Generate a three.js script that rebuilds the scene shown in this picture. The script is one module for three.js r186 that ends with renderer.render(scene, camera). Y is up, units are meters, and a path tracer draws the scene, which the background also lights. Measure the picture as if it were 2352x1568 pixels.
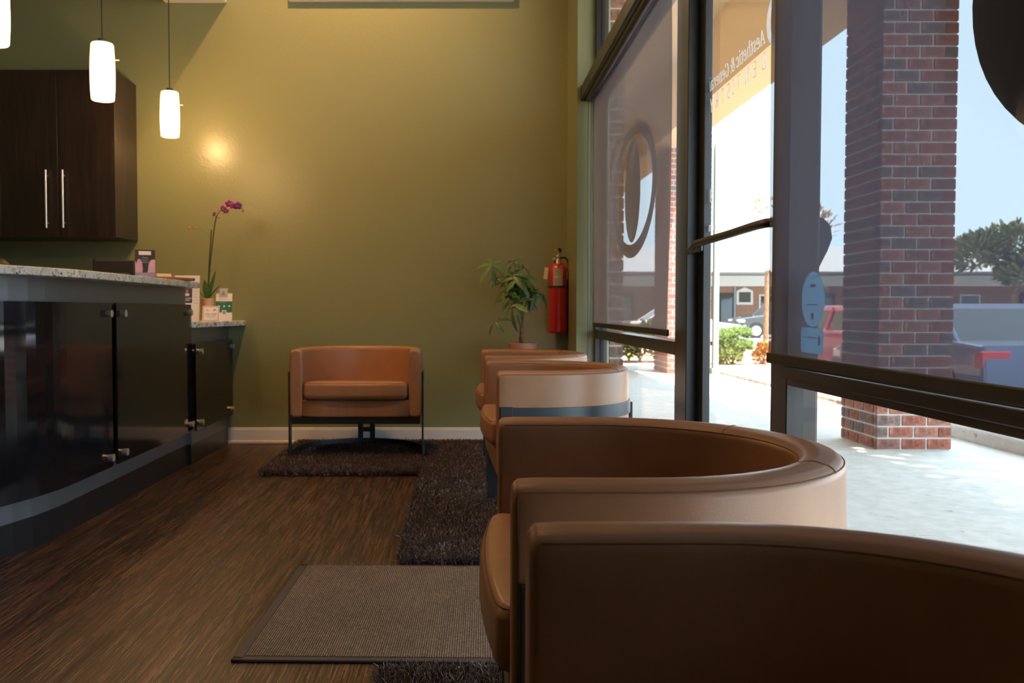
import * as THREE from 'three';
import { RoundedBoxGeometry } from 'three/addons/geometries/RoundedBoxGeometry.js';
import { TextGeometry } from 'three/addons/geometries/TextGeometry.js';
import { FontLoader } from 'three/addons/loaders/FontLoader.js';
import { mergeGeometries, mergeVertices } from 'three/addons/utils/BufferGeometryUtils.js';
import { MarchingCubes } from 'three/addons/objects/MarchingCubes.js';
import { RectAreaLightUniformsLib } from 'three/addons/lights/RectAreaLightUniformsLib.js';

// ---------------------------------------------------------------- camera, sky, sun, exposure
const scene = new THREE.Scene();
const camera = new THREE.PerspectiveCamera(2 * Math.atan(784 / 2050) * 180 / Math.PI, 1.5, 0.02, 400);
camera.position.set(0, 0.9, 0);
camera.rotation.x = -Math.atan(72 / 2050);
camera.setViewOffset(2352, 1568, 108, 0, 2352, 1568);
camera.focus = 1.9; camera.userData.fStop = 8;
scene.background = new THREE.Color().setRGB(3.9, 5.2, 6.2);
const sun = new THREE.DirectionalLight(new THREE.Color().setRGB(1, 0.93, 0.82), 30);
sun.position.set(7, 37, 9); sun.target.position.set(0, 0, -4);
sun.shadow.camera.left = sun.shadow.camera.bottom = -30; sun.shadow.camera.right = sun.shadow.camera.top = 30; sun.shadow.camera.far = 120;
sun.castShadow = true; scene.add(sun, sun.target);
const renderer = new THREE.WebGLRenderer();
renderer.toneMapping = THREE.LinearToneMapping;
renderer.toneMappingExposure = 1.0;
renderer.shadowMap.enabled = true;
RectAreaLightUniformsLib.init();

// ---------------------------------------------------------------- helpers
let seed = 7;
const rnd = () => { seed = (seed * 1664525 + 1013904223) >>> 0; return seed / 4294967296; };
const rr = (a, b) => a + (b - a) * rnd();
const V = (x, y, z) => new THREE.Vector3(x, y, z);
const lin = (r, g, b) => new THREE.Color().setRGB(r, g, b);
const taken = {};
function numbered(n) { const k = taken[n] = (taken[n] ?? -1) + 1; return k ? n + '_' + String(k).padStart(3, '0') : n; }
function obj(name, geo, mat, parent, label) {
  if (Array.isArray(geo)) geo = geo.length > 1 ? join(geo) : geo[0];
  const m = new THREE.Mesh(geo, mat); m.name = parent ? name : numbered(name);
  m.castShadow = m.receiveShadow = true; if (label) m.userData.label = label;
  (parent ?? scene).add(m); return m;
}
function join(list) {
  return mergeGeometries(list.map((g) => {
    g = g.index ? g.toNonIndexed() : g.clone();
    for (const k of Object.keys(g.attributes)) if (!['position', 'normal', 'uv'].includes(k)) g.deleteAttribute(k);
    if (!g.attributes.uv) g.setAttribute('uv', new THREE.BufferAttribute(new Float32Array(g.attributes.position.count * 2), 2));
    return g;
  }));
}
function thing(name, label, category, pos = [0, 0, 0], turn = 0, group) {
  const o = new THREE.Group(); o.name = numbered(name); scene.add(o);
  o.position.set(...pos); o.rotation.y = turn; o.userData = { label, category };
  if (group) o.userData.group = group; return o;
}
function tag(o, label, category, group) { o.userData = { label, category }; if (group) o.userData.group = group; return o; }
function struct(name, geo, mat, label) { const m = obj(name, geo, mat); m.userData.kind = 'structure'; if (label) m.userData.label = label; return m; }
function structGroup(name) { const o = new THREE.Group(); o.name = numbered(name); o.userData = { kind: 'structure' }; scene.add(o); return o; }
function dup(root, pos, turn, label, group) {
  const r = root.clone(); r.name = numbered(root.name.replace(/_\d{3}$/, '')); scene.add(r);
  r.position.set(...pos); r.rotation.y = turn; r.userData = { ...root.userData };
  if (label) r.userData.label = label; if (group) r.userData.group = group; return r;
}
// boxes by bounds; uv in metres on every face
function uvm(g, s = 1) {
  g = g.index ? g.toNonIndexed() : g; g.computeBoundingBox();
  const p = g.attributes.position, n = g.attributes.normal, uv = new Float32Array(p.count * 2);
  for (let i = 0; i < p.count; i++) {
    const ax = Math.abs(n.getX(i)), ay = Math.abs(n.getY(i)), az = Math.abs(n.getZ(i));
    const [u, v] = ay >= ax && ay >= az ? [p.getX(i), -p.getZ(i)] : ax >= az ? [-p.getZ(i), p.getY(i)] : [p.getX(i), p.getY(i)];
    uv[2 * i] = u * s; uv[2 * i + 1] = v * s;
  }
  g.setAttribute('uv', new THREE.BufferAttribute(uv, 2)); return g;
}
const box = (x0, x1, y0, y1, z0, z1) => uvm(new THREE.BoxGeometry(Math.abs(x1 - x0), Math.abs(y1 - y0), Math.abs(z1 - z0)).translate((x0 + x1) / 2, (y0 + y1) / 2, (z0 + z1) / 2));
const rbox = (x0, x1, y0, y1, z0, z1, r = 0.004, s = 2) => uvm(new RoundedBoxGeometry(Math.abs(x1 - x0), Math.abs(y1 - y0), Math.abs(z1 - z0), s, r).translate((x0 + x1) / 2, (y0 + y1) / 2, (z0 + z1) / 2));
const cyl = (r0, r1, h, x, y, z, seg = 20, open = false) => new THREE.CylinderGeometry(r0, r1, h, seg, 1, open).translate(x, y, z);
const cylX = (r, len, x, y, z, seg = 20) => new THREE.CylinderGeometry(r, r, len, seg).rotateZ(Math.PI / 2).translate(x, y, z);
const cylZ = (r, len, x, y, z, seg = 20) => new THREE.CylinderGeometry(r, r, len, seg).rotateX(Math.PI / 2).translate(x, y, z);
const lathe = (pts, seg = 28) => new THREE.LatheGeometry(pts.map(([x, y]) => new THREE.Vector2(x, y)), seg);
function tube(pts, r, seg = 24, rad = 8, closed = false) {
  return new THREE.TubeGeometry(new THREE.CatmullRomCurve3(pts.map((p) => (p.isVector3 ? p : V(...p))), closed), seg, r, rad, closed);
}
function extr(pts, depth, bevel = 0, holes) { // outline in x,y pulled along +z
  const s = pts instanceof THREE.Shape ? pts : new THREE.Shape(pts.map(([x, y]) => new THREE.Vector2(x, y)));
  return new THREE.ExtrudeGeometry(s, { depth: depth - 2 * bevel, bevelEnabled: bevel > 0, bevelSize: bevel, bevelThickness: bevel, bevelSegments: 2, curveSegments: 16 }).translate(0, 0, bevel);
}
// grid of points -> geometry
function gridGeo(rows, closeU = false, capEnds = false) {
  const nu = rows[0].length, pos = [], uv = [], idx = [];
  rows.forEach((r, j) => r.forEach((p, i) => { pos.push(p.x, p.y, p.z); uv.push(i / (nu - 1), j / (rows.length - 1)); }));
  const q = (a, b, c, d) => idx.push(a, b, d, b, c, d);
  const m = closeU ? nu : nu - 1;
  for (let j = 0; j + 1 < rows.length; j++) for (let i = 0; i < m; i++) { const k = (i + 1) % nu; q(j * nu + i, j * nu + k, (j + 1) * nu + k, (j + 1) * nu + i); }
  if (capEnds) for (const j of [0, rows.length - 1]) {
    const c = pos.length / 3, s = rows[j].reduce((a, p) => a.add(p), V(0, 0, 0)).multiplyScalar(1 / nu);
    pos.push(s.x, s.y, s.z); uv.push(0, 0);
    for (let i = 0; i < nu; i++) { const k = (i + 1) % nu; j ? idx.push(c, j * nu + i, j * nu + k) : idx.push(c, k, i); }
  }
  const g = new THREE.BufferGeometry();
  g.setAttribute('position', new THREE.Float32BufferAttribute(pos, 3)); g.setAttribute('uv', new THREE.Float32BufferAttribute(uv, 2));
  g.setIndex(idx); g.computeVertexNormals(); return g;
}
// ---- value noise, textures
const PERM = new Uint16Array(65536); for (let i = 0; i < 65536; i++) PERM[i] = Math.floor(rnd() * 65536);
const hash = (x, y, s) => PERM[(PERM[(x + s * 57) & 65535] + y) & 65535] / 65536;
function vnoise(x, y, px, py, s = 0) { // periodic in px, py cells
  const xi = Math.floor(x), yi = Math.floor(y), fx = x - xi, fy = y - yi, w = (t) => t * t * (3 - 2 * t), m = (a, n) => ((a % n) + n) % n;
  const a = hash(m(xi, px), m(yi, py), s), b = hash(m(xi + 1, px), m(yi, py), s), c = hash(m(xi, px), m(yi + 1, py), s), d = hash(m(xi + 1, px), m(yi + 1, py), s);
  const u = w(fx), v = w(fy); return a + (b - a) * u + (c - a) * v + (a - b - c + d) * u * v;
}
function fbm(u, v, f, oct, s = 0) { let a = 0, w = 0.5, t = 0; for (let o = 0; o < oct; o++) { a += w * vnoise(u * f, v * f, f, f, s + o); t += w; w *= 0.5; f *= 2; } return a / t; }
function dataTex(w, h, fn, srgb, metres) { // fn(u, v, i, j) -> [r, g, b] in 0..1 (srgb-encoded for colour maps)
  const d = new Uint8Array(w * h * 4);
  for (let j = 0; j < h; j++) for (let i = 0; i < w; i++) { const c = fn(i / w, j / h, i, j), k = 4 * (j * w + i); d[k] = Math.max(0, Math.min(255, c[0] * 255)); d[k + 1] = Math.max(0, Math.min(255, c[1] * 255)); d[k + 2] = Math.max(0, Math.min(255, c[2] * 255)); d[k + 3] = 255; }
  const t = new THREE.DataTexture(d, w, h); t.magFilter = THREE.LinearFilter; t.minFilter = THREE.LinearMipmapLinearFilter; t.generateMipmaps = true;
  t.wrapS = t.wrapT = THREE.RepeatWrapping; if (srgb) t.colorSpace = THREE.SRGBColorSpace; if (metres) t.repeat.set(1 / metres, 1 / metres); t.needsUpdate = true; return t;
}
function canvasTex(w, h, draw) {
  const c = document.createElement('canvas'); c.width = w; c.height = h; const x = c.getContext('2d'); draw(x, w, h);
  const t = new THREE.CanvasTexture(c); t.colorSpace = THREE.SRGBColorSpace; t.magFilter = THREE.LinearFilter; return t;
}
const std = (o) => new THREE.MeshStandardMaterial(o), phy = (o) => new THREE.MeshPhysicalMaterial(o);

// ---------------------------------------------------------------- materials
const T = {};
{ // strand floor: streaks along v
  const W = 1024, H = 2048, N = W * H, acc = new Float32Array(N * 3);
  for (let j = 0; j < H; j++) for (let i = 0; i < W; i++) {
    const u = i / W, v = j / H, k = 3 * (j * W + i);
    const a = vnoise(u * 170, v * 14, 170, 14, 1), b = vnoise(u * 48, v * 7, 48, 7, 2), c = vnoise(u * 12, v * 3, 12, 3, 3), d = vnoise(u * 400, v * 40, 400, 40, 4);
    const t = 0.48 + 1.9 * (0.42 * a + 0.34 * b + 0.24 * d - 0.5), red = 0.6 * c + 0.4 * b;
    acc[k] = 0.10 + 0.27 * t + 0.08 * red; acc[k + 1] = 0.085 + 0.2 * t + 0.01 * red; acc[k + 2] = 0.08 + 0.155 * t - 0.025 * red;
  }
  for (let n = 0; n < 5600; n++) { // single fibres
    const x = rnd() * W, y = rnd() * H, len = rr(40, 260), wob = rr(0.4, 1.6), ph = rnd() * 6, kind = rnd(), w = 1 + Math.floor(rnd() * 3);
    const col = kind < 0.42 ? [0.07, 0.06, 0.06] : kind < 0.68 ? [0.38, 0.24, 0.14] : kind < 0.84 ? [0.5, 0.4, 0.28] : kind < 0.94 ? [0.28, 0.26, 0.24] : [0.34, 0.17, 0.11];
    for (let s = 0; s < len; s++) { const al = 0.9 * Math.min(1, s / 14, (len - s) / 14); for (let q = 0; q < w; q++) {
      const xi = (Math.floor(x + wob * Math.sin(ph + s / 24)) + q + W) % W, yi = Math.floor(y + s) % H, k = 3 * (yi * W + xi);
      for (let c = 0; c < 3; c++) acc[k + c] += (col[c] - acc[k + c]) * al; } }
  }
  T.floor = dataTex(W, H, (u, v, i, j) => { const k = 3 * (j * W + i); return [acc[k], acc[k + 1], acc[k + 2]]; }, true);
  T.floor.repeat.set(1 / 1.1, 1 / 2.2);
}
T.paint = dataTex(512, 512, (u, v) => { const a = fbm(u, v, 48, 3, 11); return [a, a, a]; }, false, 0.6);
T.leather = dataTex(512, 512, (u, v) => { const a = fbm(u, v, 64, 3, 21), b = vnoise(u * 150, v * 150, 150, 150, 27), c = 0.5 * a + 0.5 * Math.abs(2 * b - 1); return [c, c, c]; }, false, 0.25);
T.leatherC = dataTex(512, 512, (u, v) => { const a = 0.88 + 0.14 * fbm(u, v, 5, 5, 31); return [a, a * 0.995, a * 0.985]; }, true, 0.5);
T.granite = dataTex(512, 512, (u, v) => {
  const a = fbm(u, v, 12, 4, 41), b = fbm(u, v, 40, 3, 45), c = fbm(u, v, 26, 2, 49);
  let q = [0.84 - 0.2 * (a - 0.5), 0.83 - 0.2 * (a - 0.5), 0.79 - 0.24 * (a - 0.5)];
  if (b < 0.36) q = q.map((t) => t * 0.86); if (b < 0.27) q = [0.3, 0.28, 0.26]; if (c > 0.74) q = [0.72, 0.64, 0.54]; return q;
}, true, 0.5);
T.concrete = dataTex(1024, 1024, (u, v) => {
  const a = fbm(u, v, 4, 5, 51), b = fbm(u, v, 60, 3, 55), c = vnoise(u * 40, v * 150, 40, 150, 59);
  let t = 0.765 + 0.1 * (a - 0.5) + 0.1 * (b - 0.5); if (c > 0.94 && b < 0.5) t -= 0.18; return [t, t, t * 0.975];
}, true, 3);
T.brick = dataTex(256, 256, (u, v) => { const a = fbm(u, v, 8, 4, 61), b = fbm(u, v, 40, 2, 65), t = 0.72 + 0.5 * (a - 0.4) + 0.25 * (b - 0.5); return [t, t * 0.97, t * 0.96]; }, true, 0.3);
T.mat = dataTex(1024, 1024, (u, v, i, j) => {
  const rib = 0.5 + 0.5 * Math.cos(u * 2 * Math.PI * 128), y = hash(Math.floor(u * 128), Math.floor(v * 200), 3), z = hash(i, j, 5), w = fbm(u, v, 10, 3, 71);
  const t = 0.33 + 0.075 * rib + 0.15 * (y - 0.5) + 0.16 * (z - 0.5) + 0.05 * (w - 0.5); return [t * 1.08, t * 0.92, t * 0.74];
}, true, 0.8);
T.matB = dataTex(1024, 256, (u, v) => { const rib = 0.5 + 0.5 * Math.cos(u * 2 * Math.PI * 128); return [rib, rib, rib]; }, false, 0.8);
T.mulch = dataTex(512, 512, (u, v) => { const a = fbm(u, v, 70, 3, 81), b = fbm(u, v, 10, 3, 85), t = 0.56 + 0.6 * (a - 0.5) + 0.2 * (b - 0.5); return [t * 1.15, t * 0.92, t * 0.78]; }, true, 1.5);
T.asphalt = dataTex(512, 512, (u, v) => { const a = fbm(u, v, 6, 5, 91), t = 0.62 + 0.12 * (a - 0.5); return [t, t, t * 0.98]; }, true, 4);
T.wood = dataTex(512, 512, (u, v) => { const a = vnoise(u * 160, v * 6, 160, 6, 101), b = vnoise(u * 40, v * 3, 40, 3, 103), t = 0.10 + 0.05 * a + 0.05 * b; return [t * 1.12, t * 0.86, t * 0.74]; }, true, 0.6);
T.smudge = dataTex(512, 512, (u, v) => { const a = fbm(u, v, 5, 5, 111), b = fbm(u, v, 20, 3, 115), t = 0.06 + 0.5 * Math.max(0, a - 0.44) + 0.12 * Math.max(0, b - 0.5); return [t, t, t]; }, false, 1.6);
T.weave = dataTex(256, 256, (u, v) => { const a = 0.5 + 0.5 * Math.cos(v * 2 * Math.PI * 64), b = 0.5 + 0.5 * Math.cos(u * 2 * Math.PI * 64), t = 0.7 + 0.2 * a + 0.1 * b; return [t, t, t]; }, true, 0.128);
T.bark = dataTex(256, 256, (u, v) => { const a = fbm(u, v, 14, 3, 121), t = 0.5 + 0.6 * (a - 0.5); return [t, t * 0.8, t * 0.62]; }, true, 0.25);

const M = {
  floor: std({ map: T.floor, roughness: 0.42 }),
  wall: phy({ color: lin(0.22, 0.23, 0.11), roughness: 0.31, bumpMap: T.paint, bumpScale: 0.0005 }),
  white: std({ color: lin(0.72, 0.70, 0.66), roughness: 0.4 }),
  ceiling: std({ color: lin(0.74, 0.73, 0.70), roughness: 0.85, bumpMap: T.paint, bumpScale: 0.0008 }),
  leather: phy({ color: lin(0.42, 0.208, 0.105), map: T.leatherC, roughness: 0.4, bumpMap: T.leather, bumpScale: 0.0002, clearcoat: 0.2, clearcoatRoughness: 0.35 }),
  thread: std({ color: lin(0.2, 0.095, 0.05), roughness: 0.8 }),
  steel: std({ color: lin(0.045, 0.052, 0.06), roughness: 0.38, metalness: 0.55 }),
  chrome: std({ color: lin(0.8, 0.79, 0.77), roughness: 0.36, metalness: 0.85 }),
  alu: std({ color: lin(0.21, 0.215, 0.225), roughness: 0.42, metalness: 0.8 }),
  frame: std({ color: lin(0.022, 0.022, 0.023), roughness: 0.34, metalness: 0.1 }),
  gasket: std({ color: lin(0.008, 0.008, 0.008), roughness: 0.7 }),
  glass: phy({ color: lin(1, 1, 1), transmission: 1, thickness: 0, roughness: 0, ior: 1.45 }),
  shade: phy({ color: lin(0.025, 0.03, 0.049), map: T.weave, transmission: 0.9, thickness: 0, roughness: 1, transparent: true, opacity: 0.83, side: THREE.DoubleSide }),
  decal: phy({ color: lin(0.05, 0.05, 0.055), roughness: 0.6, transmission: 0.1, thickness: 0, side: THREE.DoubleSide }),
  vinyl: phy({ color: lin(0.9, 0.9, 0.9), roughness: 1, transmission: 0.55, thickness: 0, side: THREE.DoubleSide }),
  panel: phy({ color: lin(0.008, 0.008, 0.010), roughness: 0.09, clearcoat: 0 }),
  kick: std({ color: lin(0.012, 0.012, 0.013), roughness: 0.3 }),
  granite: std({ map: T.granite, roughness: 0.3 }),
  cabinet: std({ map: T.wood, roughness: 0.35 }),
  black: std({ color: lin(0.012, 0.012, 0.013), roughness: 0.45 }),
  concrete: std({ map: T.concrete, roughness: 0.9 }),
  asphalt: std({ map: T.asphalt, roughness: 0.95 }),
  stucco: std({ color: lin(0.62, 0.42, 0.24), roughness: 0.9, bumpMap: T.paint, bumpScale: 0.002 }),
  mortar: std({ color: lin(0.56, 0.54, 0.49), roughness: 0.95 }),
  bricks: [[0.62, 0.22, 0.15], [0.54, 0.18, 0.12], [0.66, 0.28, 0.20], [0.46, 0.22, 0.18], [0.36, 0.25, 0.22]].map((c) => std({ color: lin(...c), map: T.brick, roughness: 0.9 })),
  mulch: std({ map: T.mulch, roughness: 1 }),
  green: std({ color: lin(0.26, 0.38, 0.31), roughness: 0.6 }),
  terracotta: std({ color: lin(0.42, 0.19, 0.12), roughness: 0.6 }),
  soil: std({ color: lin(0.03, 0.02, 0.014), roughness: 1 }),
  bark: std({ map: T.bark, roughness: 0.9 }),
  leafA: phy({ color: lin(0.12, 0.25, 0.05), roughness: 0.45, transmission: 0.25, thickness: 0, side: THREE.DoubleSide }),
  leafB: phy({ color: lin(0.06, 0.14, 0.042), roughness: 0.4, transmission: 0.2, thickness: 0, side: THREE.DoubleSide }),
  red: phy({ color: lin(0.42, 0.014, 0.014), roughness: 0.3, clearcoat: 0.5, clearcoatRoughness: 0.15 }),
  paper: std({ color: lin(0.8, 0.79, 0.76), roughness: 0.7 }),
  acrylic: phy({ color: lin(0.95, 0.97, 0.97), transmission: 1, thickness: 0, roughness: 0.05, ior: 1.3 }),
};
M.panelSmudged = phy({ color: lin(0.008, 0.008, 0.010), roughness: 1, roughnessMap: T.smudge });

// ---------------------------------------------------------------- the room shell
struct('floor', box(-4.75, 0.9, -0.12, 0, -6.15, 2.75), M.floor, 'dark brown streaky strand floor');
struct('ceiling', box(-4.75, 0.97, 4.2, 4.3, -6.15, 2.75), M.ceiling);
struct('wall_back', box(-4.75, 0.87, 0, 4.2, -6.15, -6.0), M.wall, 'olive green painted wall');
struct('wall_left', box(-4.75, -4.6, 0, 4.2, -6.0, 2.6), M.wall);
struct('wall_front', box(-4.75, 0.97, 0, 4.2, 2.6, 2.75), M.wall);
struct('wall_right', [box(0.683, 0.87, 0, 4.2, -6.0, -5.47), box(0.74, 0.87, 3.2, 4.2, -5.47, 2.6), box(0.74, 0.87, 0, 4.2, -0.2, 2.6)], M.wall, 'olive green return beside the window');
{ // white baseboard with cap and shoe
  struct('baseboard_back', [rbox(-1.6, 0.683, 0.012, 0.098, -6.0, -5.986, 0.003), rbox(-1.6, 0.683, 0.09, 0.11, -6.0, -5.989, 0.004), rbox(-1.6, 0.683, 0, 0.022, -6.0, -5.976, 0.006)], M.white, 'white moulded baseboard');
  struct('baseboard_right', [rbox(0.669, 0.683, 0, 0.105, -5.976, -5.47, 0.003)], M.white);
}
struct('trim_1', rbox(-1.99, -1.58, 2.935, 4.2, -6.0, -0.6, 0.006), M.ceiling, 'white ceiling beam carrying the pendant lamps');
struct('trim_2', rbox(-1.165, 0.324, 2.94, 3.22, -6.0, -5.955, 0.006), M.ceiling, 'white ledge high on the green wall');

// ---------------------------------------------------------------- glazing: far window, door, near window
const FX0 = 0.79, FX1 = 0.865; // frame depth
function pane(parent, y0, y1, z0, z1, x = 0.812) { return obj('pane', new THREE.PlaneGeometry(z1 - z0, y1 - y0).rotateY(-Math.PI / 2).translate(x, (y0 + y1) / 2, (z0 + z1) / 2), M.glass, parent, 'clear glass pane'); }
const fr = (y0, y1, z0, z1, x0 = FX0, x1 = FX1, r = 0.003) => rbox(x0, x1, y0, y1, z0, z1, r);
{
  const w = structGroup('window_1'); w.userData.label = 'tall dark framed window behind the far roller shade';
  obj('jamb', fr(0, 3.2, -5.47, -5.425), M.frame, w);
  obj('mullion', [fr(0, 3.2, -3.36, -3.19, FX0, 0.84), fr(0, 3.2, -3.30, -3.21, 0.84, 0.862)], M.frame, w);
  obj('sill', fr(0, 0.09, -5.425, -3.36), M.frame, w);
  obj('rail', [fr(0.73, 0.782, -5.425, -3.36), fr(0.74, 0.775, -5.425, -3.36, 0.865, 0.88)], M.frame, w);
  obj('transom_bar', fr(2.165, 2.25, -5.425, -3.36), M.frame, w);
  obj('head', fr(3.12, 3.2, -5.425, -3.36), M.frame, w);
  obj('glazing_bead', [fr(0.09, 0.105, -5.425, -3.36, 0.822, 0.84), box(0.822, 0.84, 0.09, 0.73, -5.425, -5.41), box(0.822, 0.84, 0.785, 2.165, -5.425, -5.41), box(0.822, 0.84, 2.25, 3.12, -5.425, -5.41)], M.gasket, w);
  pane(w, 0.09, 0.73, -5.425, -3.36); pane(w, 0.782, 2.165, -5.425, -3.36); pane(w, 2.25, 3.12, -5.425, -3.36);
}
{
  const w = structGroup('door_1'); w.userData.label = 'dark framed glass entrance door with push bar';
  obj('door_frame', [fr(2.165, 2.25, -3.19, -2.27), fr(3.12, 3.2, -3.19, -2.27), rbox(0.79, 0.88, 0, 0.012, -3.19, -2.27, 0.002), fr(0, 2.165, -2.33, -2.27, 0.80, 0.84)], M.frame, w);
  obj('stile', rbox(0.83, 0.858, 0.012, 2.15, -3.185, -3.12, 0.003), M.frame, w);
  obj('stile', rbox(0.83, 0.858, 0.012, 2.15, -2.42, -2.345, 0.003), M.frame, w);
  obj('bottom_rail', rbox(0.83, 0.858, 0.012, 0.16, -3.12, -2.42, 0.003), M.frame, w);
  obj('top_rail', rbox(0.83, 0.858, 2.06, 2.15, -3.12, -2.42, 0.003), M.frame, w);
  pane(w, 0.16, 2.06, -3.12, -2.42, 0.846); pane(w, 2.25, 3.12, -3.19, -2.27);
  const bar = obj('push_bar', tube([[0.79, 1.127, -3.07], [0.79, 1.127, -2.7], [0.79, 1.128, -2.36], [0.80, 1.128, -2.335], [0.835, 1.128, -2.33]], 0.0125, 40, 14), M.frame, w, 'dark bronze push bar');
  obj('bracket', [rbox(0.79, 0.80, 1.098, 1.122, -3.21, -3.01, 0.004), cylX(0.008, 0.045, 0.815, 1.11, -3.14), tube([[0.79, 1.127, -3.07], [0.792, 1.12, -3.10], [0.795, 1.112, -3.14]], 0.0125, 10, 12)], M.frame, bar);
  obj('pull_handle', extr([[0.872, 0.86], [0.895, 0.88], [0.905, 0.94], [0.925, 1.0], [0.955, 1.06], [0.966, 1.09], [0.962, 1.12], [0.945, 1.138], [0.915, 1.146], [0.872, 1.148]], 0.04, 0.006).translate(0, 0, -2.405), M.frame, w, 'black outside pull handle');
}
{
  const w = structGroup('window_2'); w.userData.label = 'dark framed window beside the door behind the near roller shade';
  obj('mullion', [fr(0, 3.2, -2.27, -2.19), fr(0, 3.2, -2.262, -2.2, 0.86, 0.872)], M.frame, w);
  obj('jamb', fr(0, 3.2, -0.28, -0.2), M.frame, w);
  obj('sill', fr(0, 0.09, -2.19, -0.28), M.frame, w);
  obj('rail', [fr(0.716, 0.772, -2.19, -0.28), rbox(0.772, 0.80, 0.735, 0.762, -2.19, -0.28, 0.003)], M.frame, w);
  obj('transom_bar', fr(2.165, 2.25, -2.19, -0.28), M.frame, w);
  obj('head', fr(3.12, 3.2, -2.19, -0.28), M.frame, w);
  for (const [a, b] of [[-2.19, -0.28]]) { pane(w, 0.09, 0.716, a, b); pane(w, 0.772, 2.165, a, b); pane(w, 2.25, 3.12, a, b); }
}
// roller shades
function rollerShade(z0, z1, y0, x, label, cup, fabric) {
  const t = thing('roller_shade', label, 'window shade', [x, 0, (z0 + z1) / 2]);
  const hw = (z1 - z0) / 2, rows = [];
  for (let j = 0; j <= 30; j++) { const y = y0 + 0.012 + (2.17 - y0 - 0.012) * j / 30, row = [], e = cup * ((y - 1.62) / 0.78) ** 2;
    for (let i = 0; i <= 24; i++) { const s = -1 + i / 12, ed = Math.max(0, Math.abs(s) - 0.8) / 0.2; row.push(V(0.002 * Math.sin(s * 5 + y * 1.3) - 0.006 * ed * ed * e / 0.045, y, s * (hw - e))); }
    rows.push(row); }
  obj('fabric', uvm(gridGeo(rows)), fabric, t, 'dark see-through solar mesh fabric');
  obj('hem_bar', rbox(-0.005, 0.005, y0, y0 + 0.026, -hw + cup * 0.9, hw - cup * 0.9, 0.003), M.black, t);
  const c = obj('cassette', [rbox(-0.075, 0.012, 2.17, 2.252, -hw - 0.03, hw + 0.035, 0.008), cylZ(0.022, 2 * hw, -0.03, 2.168, 0)], M.frame, t, 'dark bronze headrail box');
  obj('end_cap', rbox(-0.078, 0.012, 2.158, 2.256, -hw - 0.036, -hw - 0.028, 0.004), M.frame, c);
  obj('end_cap', rbox(-0.078, 0.012, 2.158, 2.256, hw + 0.033, hw + 0.041, 0.004), M.frame, c);
  return t;
}
{ const s = rollerShade(-5.40, -3.375, 0.80, 0.775, 'dark see-through roller shade on the window next to the fire extinguisher', 0.035, M.shade);
  obj('bead_chain', [tube([[-0.03, 2.16, -1.045], [-0.032, 1.6, -1.047], [-0.028, 1.0, -1.046], [-0.03, 0.55, -1.045]], 0.002, 40, 6), tube([[-0.012, 2.16, -1.045], [-0.014, 1.5, -1.046], [-0.012, 0.9, -1.046], [-0.03, 0.55, -1.045]], 0.002, 40, 6)], M.frame, s); }
rollerShade(-2.245, -0.3, 0.768, 0.762, 'dark see-through roller shade between the glass door and the near window edge', 0.004, M.shade);
// round decals and stickers on the panes
const ellipse = (a, b, n = 48) => { const s = new THREE.Shape(); s.absellipse(0, 0, a, b, 0, Math.PI * 2); return s; };
function decalSolid(shape, x, y, z) { return new THREE.ExtrudeGeometry(shape, { depth: 0.0012, bevelEnabled: false, curveSegments: 32 }).rotateY(Math.PI / 2).translate(x, y, z); }
{
  const far = thing('window_decal', 'large oval dark decal on the pane behind the far roller shade', 'decal', [0.814, 1.48, -4.37], 0, 'oval decals on the window panes');
  const ring = ellipse(0.55, 0.325); ring.holes.push(ellipse(0.47, 0.26)); obj('ring', decalSolid(ring, 0, 0, 0), M.decal, far);
  obj('emblem', decalSolid(ellipse(0.2, 0.25), 0, 0, 0), M.decal, far);
  const near = thing('window_decal', 'large oval dark decal on the pane behind the near roller shade', 'decal', [0.814, 1.385, -0.9], 0, 'oval decals on the window panes');
  const r2 = ellipse(0.55, 0.325); obj('ring', decalSolid(r2, 0, 0, 0), M.decal, near);
}
const M_sticker = (tex) => phy({ map: tex, roughness: 0.95, transmission: 0.8, thickness: 0, side: THREE.DoubleSide });
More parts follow.
